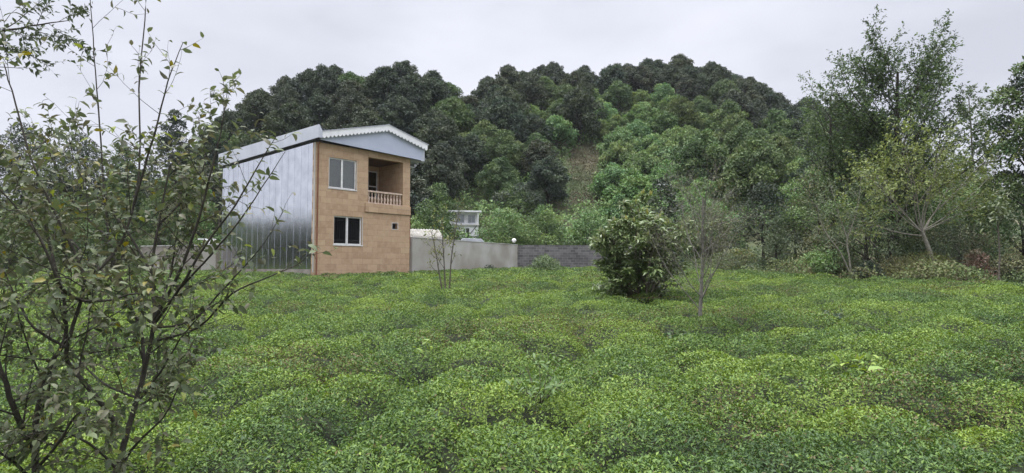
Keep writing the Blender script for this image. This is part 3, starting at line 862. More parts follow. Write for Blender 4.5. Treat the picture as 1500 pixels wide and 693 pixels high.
KW = {'dark': 'dark round tree', 'mid': 'mid green tree', 'bright': 'pale green bushy tree'}
for (kind, band, where), rows in cl.items():
    rows.sort(key=lambda q: q[2])
    for k, row in enumerate(rows):
        if len(rows) == 1: lab = f'only {KW[kind]} {band} {where}'
        else: lab = f'{KW[kind]} {band} {where}, {ordn(k)} from left'
        tag(row[0], lab, 'tree', 'trees in the wood covering the hill')
print('hill trees', len(hill_rows))

# ------------------------------------------------------------------ scrub carpet on the slope
rng = np.random.default_rng(15)
def scatter_scrub(name, label, n, ub, yb, leaf, cols, hmax, mask=None, seed=1, nscale=.35):
    u = rng.uniform(*ub, n); y = rng.uniform(*yb, n) if not callable(yb) else yb(u, n); x = u * y
    if mask is not None:
        k = mask(x, y); x, y = x[k], y[k]
    N = len(x)
    mound = fbm(x * nscale, y * nscale, 40 + seed, 4)
    mound = np.clip((mound - .25) * 2, 0, 1.2)
    h = hmax * mound * (1 - np.abs(rng.normal(0, .22, N))).clip(0, 1) + .03
    e = .2
    nn = nrm(rng.normal(0, .45, (N, 3)) + np.array([0, -.35, .8]))
    ax = nrm(rng.normal(0, .7, (N, 3)) + np.array([0, -.2, .2]))
    ci = np.clip((fbm(x * .25 + 7, y * .25, 60 + seed, 3) * 1.6 - .3) * len(cols) + rng.normal(0, .5, N), 0, len(cols) - 1).astype(int)
    col = np.array(cols)[ci] * rng.uniform(.7, 1.35, (N, 1))
    ln = leaf * rng.uniform(.6, 1.4, N)
    me = leaf_mesh(name, M['far_leaf'], np.stack([x, y, ground(x, y) + h], -1), ax, nn, ln, ln * .55, col)
    return tag(link(name, me), label, 'undergrowth', kind='stuff')
def slip_mask(x, y):
    q = np.stack([x, y, ground(x, y)], -1) - CAMP
    zc = q @ FW; px = 750 + F * q[:, 0] / zc; py = 346.5 - F * (q @ UP) / zc
    slip = (px > 835) & (px < 895 + 20 * vnoise(x, y)) & (py > 225) & (py < 305)
    return ~(slip & (vnoise(x * .9, y * .9, None, 77) > .22))
scatter_scrub('hillside_undergrowth', 'green bushes and saplings filling the gaps between trees on the hill', 150000, (-.62, .66), (52, 130), .34, MID + BRT + BRT, 2.6, slip_mask, 1)
scatter_scrub('bramble_thicket', 'bright green bramble and vine thicket on the bank behind the walls', 60000, (-.26, .40), (47.2, 60), .19, [(.10, .15, .055), (.13, .19, .065), (.15, .205, .07), (.11, .16, .06)], 2.3, None, 2, .28)
scatter_scrub('dry_brush', 'dry brownish brush on the bare slip in the slope', 14000, (.06, .20), (56, 90), .25, [(.10, .085, .05), (.085, .082, .042), (.08, .10, .04)], .9, lambda x, y: ~slip_mask(x, y) | (rng.uniform(0, 1, len(x)) < .15), 3, .6)
# rough bank at the right edge of the field
scatter_scrub('rough_bank_plants', 'rough grass and weeds between the tea and the right hand trees', 90000, (.22, 1.05), lambda u, n: edge_y(u * 26) * 0 + rng.uniform(20, 46, n), .12, [(.08, .115, .048), (.105, .145, .055), (.13, .16, .06), (.13, .125, .06)], 1.55, lambda x, y: y > edge_y(x) - np.where(x > 10, .6 + 5.5 * np.clip(fbm(x * .35, y * .35, 19) - .40, 0, 1) * 2, .3), 4, .5)

# ------------------------------------------------------------------ branching plants
def grow(rng, p, d, L_, r, lvl, P, out):
    n = P['seg'][lvl]
    pts = [np.array(p, float)]; d = np.array(d, float); d /= np.linalg.norm(d)
    for k in range(n):
        d = d + rng.normal(0, P['wan'][lvl], 3) + np.array([0, 0, P['trop'][lvl]])
        d /= np.linalg.norm(d)
        pts.append(pts[-1] + d * L_ / n)
    pts = np.array(pts); rad = r * np.linspace(1, P['tip'][lvl], n + 1)
    spawn(rng, pts, rad, L_, lvl, P, out)

def spawn(rng, pts, rad, L_, lvl, P, out):
    n = len(pts) - 1
    out['br'].append((pts, rad, P['sides'][lvl]))
    t = nrm(np.gradient(pts, axis=0))
    if lvl < P['max']:
        nc = P['nch'][lvl]; nc = int(nc * rng.uniform(.8, 1.2) + .5)
        a0 = rng.uniform(0, 2 * PI)
        for k in range(nc):
            s = P['t0'][lvl] + (1 - P['t0'][lvl]) * ((k + rng.uniform(.1, .9)) / nc)
            f = s * n; i = min(int(f), n - 1); q = pts[i] + (pts[i + 1] - pts[i]) * (f - i)
            td = t[i]
            ref = np.array([0, 0, 1.]) if abs(td[2]) < .95 else np.array([1., 0, 0])
            b1 = np.cross(td, ref); b1 /= np.linalg.norm(b1); b2 = np.cross(td, b1)
            az = a0 + k * 2.39996 + rng.uniform(-.5, .5)
            an = math.radians(P['ang'][lvl] * rng.uniform(.7, 1.3))
            cd = td * math.cos(an) + (b1 * math.cos(az) + b2 * math.sin(az)) * math.sin(an)
            grow(rng, q, cd, L_ * P['lr'][lvl] * (1.15 - .6 * s) * rng.uniform(.7, 1.25), max(np.interp(f, np.arange(n + 1), rad) * P['rr'], .0018), lvl + 1, P, out)
    if lvl >= P['leaf_lvl']:
        LL = np.linalg.norm(np.diff(pts, axis=0), axis=1).sum()
        m = int(LL / P['sp'] * rng.uniform(.7, 1.3)) + P.get('tipn', 1)
        s = np.sort(rng.uniform(P.get('lt0', .2), 1.0, m)) * n
        s[-1:] = n - 1e-4
        i = np.minimum(s.astype(int), n - 1)
        q = pts[i] + (pts[i + 1] - pts[i]) * (s - i)[:, None]
        td = t[i]
        b1 = nrm(np.cross(td, np.array([.13, .2, 1.]))); b2 = np.cross(td, b1)
        az = np.arange(m) * 2.4 + rng.uniform(0, 6)
        sd = b1 * np.cos(az)[:, None] + b2 * np.sin(az)[:, None]
        out['lp'].append(q); out['la'].append(td * P.get('along', .6) + sd * P.get('out', .8) + np.array([0, 0, P.get('lz', -.1)]) + rng.normal(0, .2, (m, 3)))

def plant(name, out, P, rng, label, cat, bark, lm='leaf', cols=MID, leaf=.08, wr=.5, kind='l', loc=(0, 0, 0), group=None, drop=.15, trunk='trunk', crown='crown', mixf=None):
    r = empty(name, loc, 0, label, cat, group)
    link(trunk, tube_mesh(trunk, out['br'], bark), r)
    if out['lp']:
        p = np.concatenate(out['lp']); a = np.concatenate(out['la']); N = len(p)
        nn = nrm(np.array([0, 0, 1.]) + rng.normal(0, .55, (N, 3)))
        col = np.array(cols)[rng.integers(0, len(cols), N)] * rng.uniform(.75, 1.3, (N, 1))
        if mixf is not None: col = mixf(p, col)
        ln = leaf * rng.uniform(.55, 1.3, N)
        link(crown, leaf_mesh(crown, M[lm], p, a, nn, ln, ln * wr * rng.uniform(.8, 1.2, N), col, kind, fold=.15, droop=drop), r)
    return r

def new(): return {'br': [], 'lp': [], 'la': []}
def stem(out, rng, pix, r0, r1, P, lvl=0, L_=None, sides=None):
    """a hand-laid stem from photo measurements: list of (px, py, Y)"""
    p = np.array([at(*q) for q in pix])
    k = np.linspace(0, len(p) - 1, (len(p) - 1) * 4 + 1)
    # Catmull-Rom smoothing
    e = np.vstack([2 * p[0] - p[1], p, 2 * p[-1] - p[-2]])
    res = []
    for s in k:
        i = min(int(s), len(p) - 2); f = s - i
        a, b, c, d = e[i], e[i + 1], e[i + 2], e[i + 3]
        res.append(.5 * (2 * b + (c - a) * f + (2 * a - 5 * b + 4 * c - d) * f * f + (3 * b - a - 3 * c + d) * f ** 3))
    res = np.array(res) + rng.normal(0, r1 * .6, (len(k), 3))
    rad = np.linspace(r0, r1, len(k))
    LL = np.linalg.norm(np.diff(res, axis=0), axis=1).sum()
    spawn(rng, res, rad, L_ or LL, lvl, P, out)

# -------- the near shrub at the left
rng = np.random.default_rng(21)
SHRUB = dict(seg=[8, 6, 5, 4], wan=[.06, .10, .12, .1], trop=[.03, .05, .02, .0], tip=[.4, .35, .4, .4], sides=[8, 5, 4, 3], max=2,
             nch=[11, 6, 0], t0=[.15, .12, .2], ang=[52, 50, 50], lr=[.32, .48, .5], rr=.42, leaf_lvl=1, sp=.034, lt0=.15, along=.55, out=.8, lz=-.25)
o = new()
D = 3.9
stem(o, rng, [(160, 760, 3.8), (172, 690, 3.8), (190, 620, 3.85), (212, 540, 3.9), (226, 470, 3.9), (222, 400, 3.95), (232, 330, 4.0), (250, 240, 4.05)], .023, .005, {**SHRUB, 't0': [.35, .2, .2]})
stem(o, rng, [(183, 640, 3.84), (140, 580, 3.7), (104, 538, 3.65), (98, 510, 3.6), (118, 440, 3.6), (122, 400, 3.6), (85, 320, 3.55), (52, 250, 3.5), (22, 150, 3.5), (5, 90, 3.5)], .016, .003, SHRUB)
stem(o, rng, [(122, 404, 3.6), (150, 390, 3.7), (180, 350, 3.8), (196, 300, 3.85), (205, 230, 3.9), (204, 130, 3.95), (212, 30, 4), (214, -25, 4)], .011, .0025, {**SHRUB, 't0': [.1, .2, .2], 'nch': [11, 2, 0], 'sp': .055, 'lr': [.26, .5, .5]})
stem(o, rng, [(212, 540, 3.9), (205, 480, 4.0), (178, 420, 4.1), (160, 350, 4.2), (152, 270, 4.25), (146, 180, 4.3), (138, 80, 4.3), (131, -20, 4.3)], .012, .0025, {**SHRUB, 't0': [.2, .2, .2], 'nch': [12, 2, 0], 'sp': .06, 'lr': [.22, .5, .5]})
stem(o, rng, [(196, 300, 3.85), (225, 200, 3.8), (246, 120, 3.75), (268, 62, 3.7)], .008, .002, {**SHRUB, 'max': 1, 'nch': [8, 0, 0], 't0': [.15, .2, .2], 'leaf_lvl': 0, 'lr': [.35, .5, .5], 'sp': .06})
stem(o, rng, [(226, 470, 3.9), (262, 400, 3.8), (288, 330, 3.75), (310, 250, 3.7), (324, 190, 3.7), (333, 132, 3.7)], .012, .002, {**SHRUB, 't0': [.1, .2, .2], 'nch': [10, 4, 0], 'lr': [.26, .5, .5]})
stem(o, rng, [(226, 474, 3.9), (262, 425, 3.6), (300, 360, 3.5), (345, 300, 3.45), (380, 240, 3.4), (404, 200, 3.4)], .010, .0018, {**SHRUB, 'max': 1, 'nch': [6, 0, 0], 't0': [.1, .2, .2], 'leaf_lvl': 0, 'lr': [.2, .5, .5], 'sp': .075})
stem(o, rng, [(262, 425, 3.6), (310, 372, 3.5), (352, 322, 3.4), (392, 262, 3.4), (418, 222, 3.4)], .007, .0016, {**SHRUB, 'max': 0, 't0': [.1, .2, .2], 'leaf_lvl': 0, 'sp': .09})
stem(o, rng, [(226, 480, 3.9), (280, 470, 3.6), (330, 420, 3.5), (380, 365, 3.4), (415, 310, 3.4)], .008, .0016, {**SHRUB, 'max': 1, 'nch': [7, 0, 0], 't0': [.1, .2, .2], 'leaf_lvl': 0, 'lr': [.22, .5, .5], 'sp': .08})
stem(o, rng, [(225, 500, 3.9), (290, 480, 3.6), (340, 430, 3.5), (395, 405, 3.4), (440, 385, 3.4), (458, 360, 3.4)], .008, .0016, {**SHRUB, 'max': 1, 'nch': [7, 0, 0], 't0': [.1, .2, .2], 'leaf_lvl': 0, 'lr': [.2, .5, .5], 'sp': .08})
stem(o, rng, [(205, 585, 3.86), (235, 545, 3.7), (262, 500, 3.6), (300, 455, 3.5), (330, 440, 3.5)], .008, .002, {**SHRUB, 'max': 1, 'nch': [8, 0, 0], 't0': [.1, .2, .2], 'leaf_lvl': 0, 'lr': [.3, .5, .5]})
stem(o, rng, [(118, 440, 3.6), (90, 420, 3.3), (60, 350, 3.2), (20, 300, 3.2), (-30, 250, 3.1)], .010, .003, SHRUB)
stem(o, rng, [(232, 330, 4.0), (270, 290, 4.1), (300, 240, 4.2), (290, 170, 4.3)], .008, .002, {**SHRUB, 't0': [.1, .2, .2]})
stem(o, rng, [(172, 690, 3.8), (200, 650, 3.5), (240, 610, 3.4), (265, 560, 3.35)], .010, .003, {**SHRUB, 'nch': [10, 5, 0]})
for pix in ([(178, 420, 4.1), (120, 370, 4.3), (70, 310, 4.4), (30, 270, 4.5)], [(160, 350, 4.2), (110, 300, 4.4), (80, 240, 4.5), (60, 190, 4.5)], [(226, 470, 3.9), (250, 400, 4.2), (262, 320, 4.3), (268, 250, 4.4)],
            [(205, 585, 3.86), (150, 560, 4.1), (110, 520, 4.3), (70, 470, 4.4)], [(196, 600, 3.85), (240, 570, 4.1), (275, 520, 4.2)], [(175, 690, 3.8), (130, 650, 3.6), (80, 630, 3.5), (30, 640, 3.4)], [(222, 400, 3.95), (180, 330, 4.1), (120, 260, 4.2), (100, 200, 4.2)], [(118, 440, 3.6), (160, 440, 3.4), (200, 430, 3.3), (250, 440, 3.3)], [(98, 510, 3.6), (50, 480, 3.5), (20, 430, 3.5), (0, 380, 3.5)]):
    stem(o, rng, pix, .009, .003, {**SHRUB, 't0': [.1, .12, .2], 'nch': [8, 6, 0], 'lr': [.40, .48, .5]})
def shrub_tint(p, col):
    k = rng.uniform(0, 1, len(p))
    col = np.where((k < .025)[:, None], np.array((.19, .17, .03)), col)
    return np.where((k > .97)[:, None], np.array((.20, .24, .05)), col)
SHC = [(.09, .115, .052), (.105, .13, .058), (.07, .092, .045), (.13, .145, .085), (.10, .10, .055)]
plant('fruit_shrub', o, SHRUB, rng, 'large near leafy shrub with dark forked stems rising in the left foreground', 'shrub', M['dark_bark'], 'leaf', SHC, .057, .48, mixf=shrub_tint, drop=.22)
# second shrub at the frame's left edge
o = new()
stem(o, rng, [(40, 760, 3.6), (52, 690, 3.6), (56, 600, 3.6), (72, 540, 3.65), (95, 495, 3.7), (92, 430, 3.7), (70, 350, 3.8), (60, 280, 3.9)], .021, .005, {**SHRUB, 't0': [.15, .15, .2], 'nch': [12, 7, 0]})
stem(o, rng, [(50, 660, 3.6), (20, 600, 3.4), (-5, 520, 3.3), (-20, 430, 3.3), (-10, 330, 3.3)], .018, .004, {**SHRUB, 't0': [.1, .2, .2], 'nch': [12, 5, 0]})
stem(o, rng, [(52, 690, 3.6), (85, 650, 3.3), (110, 610, 3.2), (130, 600, 3.1)], .010, .003, {**SHRUB, 'nch': [8, 4, 0], 't0': [.1, .2, .2], 'lr': [.5, .5, .5]})
stem(o, rng, [(45, 700, 3.6), (10, 670, 3.3), (-40, 640, 3.2)], .010, .003, {**SHRUB, 'nch': [8, 4, 0], 't0': [.1, .2, .2], 'lr': [.5, .5, .5]})
plant('fruit_shrub', o, SHRUB, rng, 'leafy shrub with thick dark stem at the very left edge, beside larger shrub', 'shrub', M['dark_bark'], 'leaf', SHC, .057, .48, drop=.22)
# branch reaching in from a tree outside the frame, top left
o = new()
BRP = dict(seg=[8, 6, 5, 4], wan=[.05, .10, .12, .1], trop=[.0, .02, -.02, 0], tip=[.5, .35, .4, .4], sides=[8, 5, 4, 3], max=2, nch=[10, 7, 0], t0=[.3, .15, .2], ang=[40, 45, 50], lr=[.22, .5, .5], rr=.5,
           leaf_lvl=1, sp=.03, lt0=.1, along=.5, out=.9, lz=-.15)
p0 = at(-420, 300, 6.5)
tr = np.array([[p0[0], p0[1], .2], [p0[0] + .05, p0[1], 1.5], [p0[0] + .1, p0[1] - .02, 3.0], [p0[0] + .35, p0[1], 4.4], [p0[0] + .8, p0[1], 5.2]])
o['br'].append((tr, np.array([.10, .085, .075, .06, .045]), 10))
stem(o, rng, [(-330, 60, 6.5), (-200, 50, 6.4), (-100, 45, 6.3), (-20, 48, 6.2), (45, 38, 6.2), (100, 30, 6.2)], .03, .004, BRP)
stem(o, rng, [(-200, 50, 6.4), (-100, 80, 6.2), (-30, 95, 6.1), (30, 100, 6.0)], .012, .003, {**BRP, 'nch': [5, 3, 0]})
plant('overhanging_tree', o, BRP, rng, 'small leaved tree whose branch reaches into the top left corner', 'tree', M['dark_bark'], 'leaf', [(.05, .065, .035), (.06, .08, .04)], .07, .45, kind='q')

# ------------------------------------------------------------------ loquat and bare trees in the field
def field_z(px, Y): 
    x = (px - 750) / F * Y
    return x, float(tea_top(Y)) - TEA_H
# broad-leaved evergreen
rng = np.random.default_rng(33)
x0, z0 = field_z(940, 18)
o = new()
LQ = dict(seg=[7, 5, 4], wan=[.06, .10, .12], trop=[.02, .05, .06], tip=[.45, .5, .6], sides=[7, 5, 4], max=2, nch=[8, 4, 0], t0=[.10, .2, .2], ang=[46, 44, 40], lr=[.38, .5, .5], rr=.55, leaf_lvl=9, sp=.05)
for k in range(13):
    a = k * 2.4; el = math.radians(rng.uniform(56, 86))
    d = np.array([math.cos(a) * math.cos(el), .7 * math.sin(a) * math.cos(el), math.sin(el)])
    grow(rng, (x0 + .07 * math.cos(a), 18 + .07 * math.sin(a), z0), d, rng.uniform(2.4, 3.85) * (.70 + .30 * math.sin(el)), .038, 0, LQ, o)
tips = [(b[0][-1], nrm(b[0][-1] - b[0][-2])) for b in o['br'] if b[2] <= 5] + [(b[0][len(b[0]) // 2], nrm(b[0][-1] - b[0][0])) for b in o['br'] if b[2] <= 4]
P_, A_, N_, C_, L_ = [], [], [], [], []
for q, d in tips:
    fresh = (q[2] > z0 + 1.7) and rng.uniform() < .5
    for k in range(rng.integers(7, 12)):
        az = k * 2.4 + rng.uniform(-.3, .3); up = rng.uniform(-.45, .55)
        P_.append(q - d * .01 * k); A_.append(np.array([math.cos(az), math.sin(az), up]) + d * .35)
        N_.append(np.array([0, 0, 1.]) + rng.normal(0, .3, 3)); L_.append(rng.uniform(.15, .27))
        C_.append(np.array([(.10, .15, .05), (.125, .17, .06), (.15, .19, .085)][rng.integers(3)]) * rng.uniform(.8, 1.3))
    if fresh:
        for k in range(6):
            az = k * 1.05
            P_.append(q); A_.append(np.array([math.cos(az) * .5, math.sin(az) * .5, .9]) + d * .3); N_.append(np.array([math.cos(az), math.sin(az), .4]))
            L_.append(rng.uniform(.13, .20)); C_.append(np.array((.24, .27, .15) if rng.uniform() < .8 else (.30, .30, .08)))
lq = empty('broadleaf_evergreen', (0, 0, 0), 0, 'dense broad leaved evergreen tree with long leaves and pale new shoots in mid field', 'tree')
link('trunk', tube_mesh('trunk', o['br'], M['bark']), lq)
link('crown', leaf_mesh('crown', M['gloss_leaf'], np.array(P_), np.array(A_), np.array(N_), np.array(L_), np.array(L_) * .30, np.array(C_), 'l', fold=.2, droop=.28), lq)
# earth ring at its foot
m = MB(); n = 28
vs = [(x0, 18, z0 + .52)]; 
for k in range(n):
    a = 2 * PI * k / n; r = 1.0 + .22 * math.sin(3 * a + 1) + rng.uniform(-.1, .1); vs.append((x0 + .2 + 1.35 * r * math.cos(a), 18 + .55 * r * math.sin(a), z0 + .46))
m.add(vs, [(0, 1 + k, 1 + (k + 1) % n) for k in range(n)])
tag(m.build('bare_earth', noise_mat('leaf_litter_soil', (.09, .05, .032), (.17, .10, .065), 9, .95, bump=.6), None), kind='structure')
# leafless grey tree
rng = np.random.default_rng(44)
x0, z0 = field_z(1022, 12.6)
BT = dict(seg=[6, 7, 6, 4], wan=[.03, .09, .13, .15], trop=[0, .05, .05, .03], tip=[.5, .3, .35, .4], sides=[8, 6, 4, 3], max=3, nch=[24, 11, 6, 0], t0=[.22, .15, .15, .2], ang=[44, 38, 42, 40], lr=[.60, .45, .5, .5], rr=.32, leaf_lvl=3, sp=.12, lt0=.3, tipn=0)
o = new()
grow(rng, (x0, 12.6, z0), (0, 0, 1), 3.15, .048, 0, BT, o)
plant('bare_tree', o, BT, rng, 'nearly leafless grey twiggy tree standing right of the broad leaved evergreen', 'tree', M['grey_bark'], 'leaf', [(.09, .11, .05), (.12, .13, .06)], .05, .5, kind='q')
# thin sapling before the wall
rng = np.random.default_rng(45)
x0, z0 = field_z(655, 20)
SP = dict(seg=[8, 6, 4], wan=[.04, .09, .12], trop=[.03, .07, .04], tip=[.3, .35, .4], sides=[6, 4, 3], max=2, nch=[9, 4, 0], t0=[.4, .25, .2], ang=[38, 38, 40], lr=[.28, .45, .5], rr=.5, leaf_lvl=1, sp=.11, lt0=.5, tipn=0)
o = new()
for dx, L_ in ((-.06, 3.0), (.17, 3.3), (-.2, 2.6)):
    grow(rng, (x0 + dx * .12, 20, z0), (dx, rng.uniform(-.12, .12), 1), L_, .034, 0, SP, o)
plant('thin_sapling', o, SP, rng, 'thin multi stemmed sapling with few yellowish leaves before the grey rendered wall', 'tree', M['bark'], 'leaf', [(.16, .17, .05), (.13, .15, .05)], .11, .5, kind='q')
# cluster of leaves high on its right shoot, as in the picture
# ------------------------------------------------------------------ right-hand trees
def bush(name, label, cat, px, Y, pytop, wpx, cols, seed, leaf=.14, n=4200, lm='leaf', z0f=.05, nl=14, dpt=1.0, rmin=.3, rmax=.48, bark='dark_bark', shell=.2, twigs=0, group=None, wr=.5):
    rng = np.random.default_rng(seed)
    x = (px - 750) / F * Y; g = gz(x, Y); H = at(px, pytop, Y)[2] - g; R = wpx / F * Y / 2
    lobes = lobe_crown(rng, R, H * (1 - z0f), H * z0f, nl, rmin, rmax)
    sc = max(l[0][2] + l[1] * l[2] * .95 for l in lobes) / H
    lobes = [((c[0], c[1] * dpt, c[2] / sc), r, z / sc) for c, r, z in lobes]
    r = empty(name, (x, Y, g), 0, label, cat, group)
    brs = limb_tubes(rng, lobes, H * .3, max(.015, min(.16, H * .018)), -.1)
    if twigs:
        for k in range(twigs):
            l = lobes[rng.integers(len(lobes))]; d = rand_dirs(rng, 1)[0]; d[2] = abs(d[2])
            p0 = np.array([0, 0, H * .1]); p1 = np.array(l[0]) + d * l[1] * 1.1
            s = np.linspace(0, 1, 6)[:, None]
            brs.append((p0 + (p1 - p0) * s + rng.normal(0, .05, (6, 3)) * s, np.linspace(.012, .004, 6), 3))
    link('trunk' if cat == 'tree' else 'stem', tube_mesh('stem', brs, M[bark]), r)
    link('crown' if cat == 'tree' else 'foliage', leaf_mesh('foliage', M[lm], *crown_arrays(rng, lobes, n, leaf, cols, wr=wr, shell=shell, zmin=.02)), r)
    return r
VD = [(.026, .040, .026), (.032, .048, .028)]
GG = [(.095, .125, .065), (.115, .145, .08), (.08, .11, .058)]
YG_ = [(.13, .15, .045), (.11, .14, .045), (.15, .16, .05)]
BR_ = [(.13, .085, .06), (.11, .075, .05), (.10, .085, .05)]
bush('dark_tree', 'very dark dense small tree right of the leafless tree', 'tree', 1118, 40, 266, 112, VD + DARK, 201, .16, 6000, 'far_leaf')
bush('round_shrub', 'round grey green shrub with pale top before the very dark tree', 'shrub', 1137, 36, 318, 58, GG, 202, .13, 3000, z0f=.0)
bush('herb_clump', 'low yellow green herb clump behind the leafless tree', 'shrub', 1078, 37, 362, 92, YG_ + GG, 203, .12, 4200, z0f=0)
bush('thicket_shrub', 'olive twiggy thicket directly behind the leafless tree', 'shrub', 1035, 44, 292, 130, OLV + MID, 204, .15, 6000, z0f=0, twigs=30, shell=.3)
bush('evergreen_shrub', 'dark shrub peeping out above right of the broad leaved evergreen', 'shrub', 975, 30, 258, 70, DARK + VD, 205, .15, 3600, 'gloss_leaf')
bush('olive_tree_clump', 'olive green loose tree left of the tall feathery tree', 'tree', 1200, 40, 236, 130, OLV + BRT[:2], 206, .16, 6500, shell=.3, twigs=20)
bush('low_dark_shrub', 'low dark round shrub at the foot of the two pale saplings', 'shrub', 1272, 26.5, 382, 52, VD + DARK, 207, .10, 2600, z0f=0)
bush('fern_clump', 'bright green feathery clump low at the field edge left of the pale saplings', 'shrub', 1192, 31, 368, 54, BRT, 208, .13, 1800, z0f=0)
bush('backing_tree', 'mid green tree filling the space behind the leaning pale trunk', 'tree', 1290, 38, 205, 200, MID + GG, 209, .18, 9000, shell=.25, nl=20)
bush('backing_tree', 'yellowish green tree between tall feathery tree and right edge tree', 'tree', 1400, 40, 222, 150, MID + [(.10, .125, .045)], 210, .17, 8000, shell=.28, nl=18)
bush('thorn_thicket', 'brownish olive twiggy thicket right of the leaning pale trunk', 'shrub', 1405, 31, 318, 150, OLV + GG, 211, .11, 6500, z0f=0, twigs=70, shell=.35, bark='grey_bark')
bush('leafy_shrub', 'tall loose mid green shrub in front of the dark trunks of the feathery trees', 'shrub', 1268, 30, 262, 130, GG + BRT[:2], 230, .12, 6000, z0f=0, shell=.32, twigs=24)
bush('leafy_shrub', 'light green loose shrub filling the gap between olive tree and very dark tree', 'shrub', 1165, 42, 282, 80, BRT + MID, 231, .15, 4500, z0f=0, shell=.3)
bush('leafy_shrub', 'light leaved shrub between the leaning pale trunk and the right hand sapling', 'shrub', 1425, 33, 270, 110, MID + BRT, 232, .13, 5500, z0f=0, shell=.32, twigs=20)
bush('leafy_shrub', 'pale green shrub behind the leaning pale trunk, beneath the tallest crown', 'shrub', 1345, 36, 232, 130, BRT + MID, 233, .15, 6500, z0f=0, shell=.3)
bush('dry_bush', 'small reddish brown dried bush left of the right hand sapling', 'shrub', 1428, 24.5, 366, 56, BR_, 212, .09, 2200, z0f=0, twigs=30)
bush('grass_mound', 'yellowish grassy mound at the foot of the leaning pale trunk', 'shrub', 1355, 27, 368, 120, YG_ + OLV, 213, .13, 3600, z0f=0, wr=.2)
bush('low_dark_shrub', 'low dark shrub behind the trunk of the right hand sapling', 'shrub', 1480, 25.5, 372, 80, VD + OLV, 214, .11, 3200, z0f=0, twigs=20)
bush('shade_shrub', 'shadowed green shrub under the tall feathery tree', 'shrub', 1330, 33, 330, 90, DARK + MID, 215, .13, 3800, z0f=0)
bush('edge_tree', 'dark leafy tree cut off by the right edge of the picture', 'tree', 1535, 27, 78, 190, DARK + MID, 216, .17, 17000, 'far_leaf', z0f=.16, nl=24, shell=.22, rmin=.22, rmax=.36)
bush('bank_shrub', 'loose green shrub with pale leaves under the right edge tree', 'shrub', 1500, 32, 262, 120, MID + GG, 217, .15, 5000, z0f=0, shell=.3)
bush('field_bush', 'pale green low bush before the concrete block wall', 'shrub', 797, 36, 373, 56, [(.10, .145, .06), (.12, .165, .075)], 218, .12, 2600, z0f=0)
bush('wall_shrub', 'tiny dark shrub at the foot of the rendered wall', 'shrub', 717, 39.5, 388, 24, DARK, 219, .09, 700, z0f=0)
bush('bank_shrub', 'dull green shrub at field edge between herb clump and pale saplings', 'shrub', 1215, 33, 330, 90, MID + OLV, 220, .13, 4200, z0f=0, shell=.3)
bush('bank_shrub', 'low dark mound shrub before the round grey green shrub', 'shrub', 1165, 33, 388, 50, DARK + MID, 221, .10, 1500, z0f=0)
bush('slope_bush', 'bright green bush behind the wall, directly right of the house', 'shrub', 622, 46, 292, 70, BRT + MID, 222, .18, 4200, z0f=0)
bush('slope_bush', 'darker green bush on the bank left of the white hut', 'shrub', 640, 54, 268, 80, MID, 223, .2, 4500, z0f=0)
bush('slope_bush', 'bright green bush on the bank right of the white hut', 'shrub', 740, 54, 305, 80, BRT, 224, .2, 4200, z0f=0)
bush('slope_bush', 'mid green bush on the bank above the block wall', 'shrub', 800, 54, 300, 70, MID + BRT, 225, .2, 4000, z0f=0)
bush('slope_bush', 'bright bush on the bank left of the broad leaved evergreen', 'shrub', 862, 53, 308, 70, BRT, 226, .2, 4000, z0f=0)
bush('slope_bush', 'dark bush on the bank above right of the white hut', 'shrub', 760, 64, 268, 90, DARK + MID, 227, .22, 4500, z0f=0)
# tall feathery tree
rng = np.random.default_rng(55)
x0 = (1300 - 750) / F * 32; g0 = gz(x0, 32)
H = at(1310, 15, 32)[2] - g0
TT_ = dict(seg=[10, 8, 6, 4], wan=[.012, .07, .09, .12], trop=[.02, .07, .05, .0], tip=[.3, .3, .35, .4], sides=[8, 6, 4, 3], max=3, nch=[34, 13, 7, 0], t0=[.22, .15, .1, .2], ang=[50, 42, 42, 40], lr=[.50, .36, .42, .5], rr=.38, leaf_lvl=2, sp=.07, lt0=.05, along=.8, out=.7, lz=-.1)
o = new()
grow(rng, (x0, 32, g0), (.02, 0, 1), H * .76, .20, 0, TT_, o)
grow(rng, (x0 - .25, 32.2, g0), (-.14, .05, 1), H * .62, .13, 0, {**TT_, 'nch': [24, 11, 6, 0]}, o)
plant('feathery_tree', o, TT_, rng, 'tallest tree on the right, airy crown of fine upswept shoots against the sky', 'tree', M['dark_bark'], 'leaf', MID + DARK[:2], .16, .5, kind='q')
o = new()
x1 = (1222 - 750) / F * 34; g1 = gz(x1, 34)
H = at(1222, 88, 34)[2] - g1
grow(rng, (x1, 34, g1), (.0, 0, 1), H * .84, .16, 0, {**TT_, 'nch': [20, 9, 5, 0], 'lr': [.36, .4, .42, .5], 'sp': .13}, o)
plant('feathery_tree', o, TT_, rng, 'shorter dark tree at the left shoulder of the tallest feathery tree', 'tree', M['dark_bark'], 'leaf', MID, .15, .5, kind='q')
# slender sparse tree far right against the sky
o = new()
x1 = (1432 - 750) / F * 46; g1 = gz(x1, 46); H = at(1440, 128, 46)[2] - g1
grow(rng, (x1, 46, g1), (-.02, 0, 1), H * .93, .12, 0, {**TT_, 'nch': [16, 7, 4, 0], 'lr': [.22, .42, .45, .5], 'sp': .10}, o)
plant('slender_tree', o, TT_, rng, 'slender sparse tree with light leaf tufts between feathery tree and right edge tree', 'tree', M['grey_bark'], 'leaf', GG, .26, .6, kind='q')
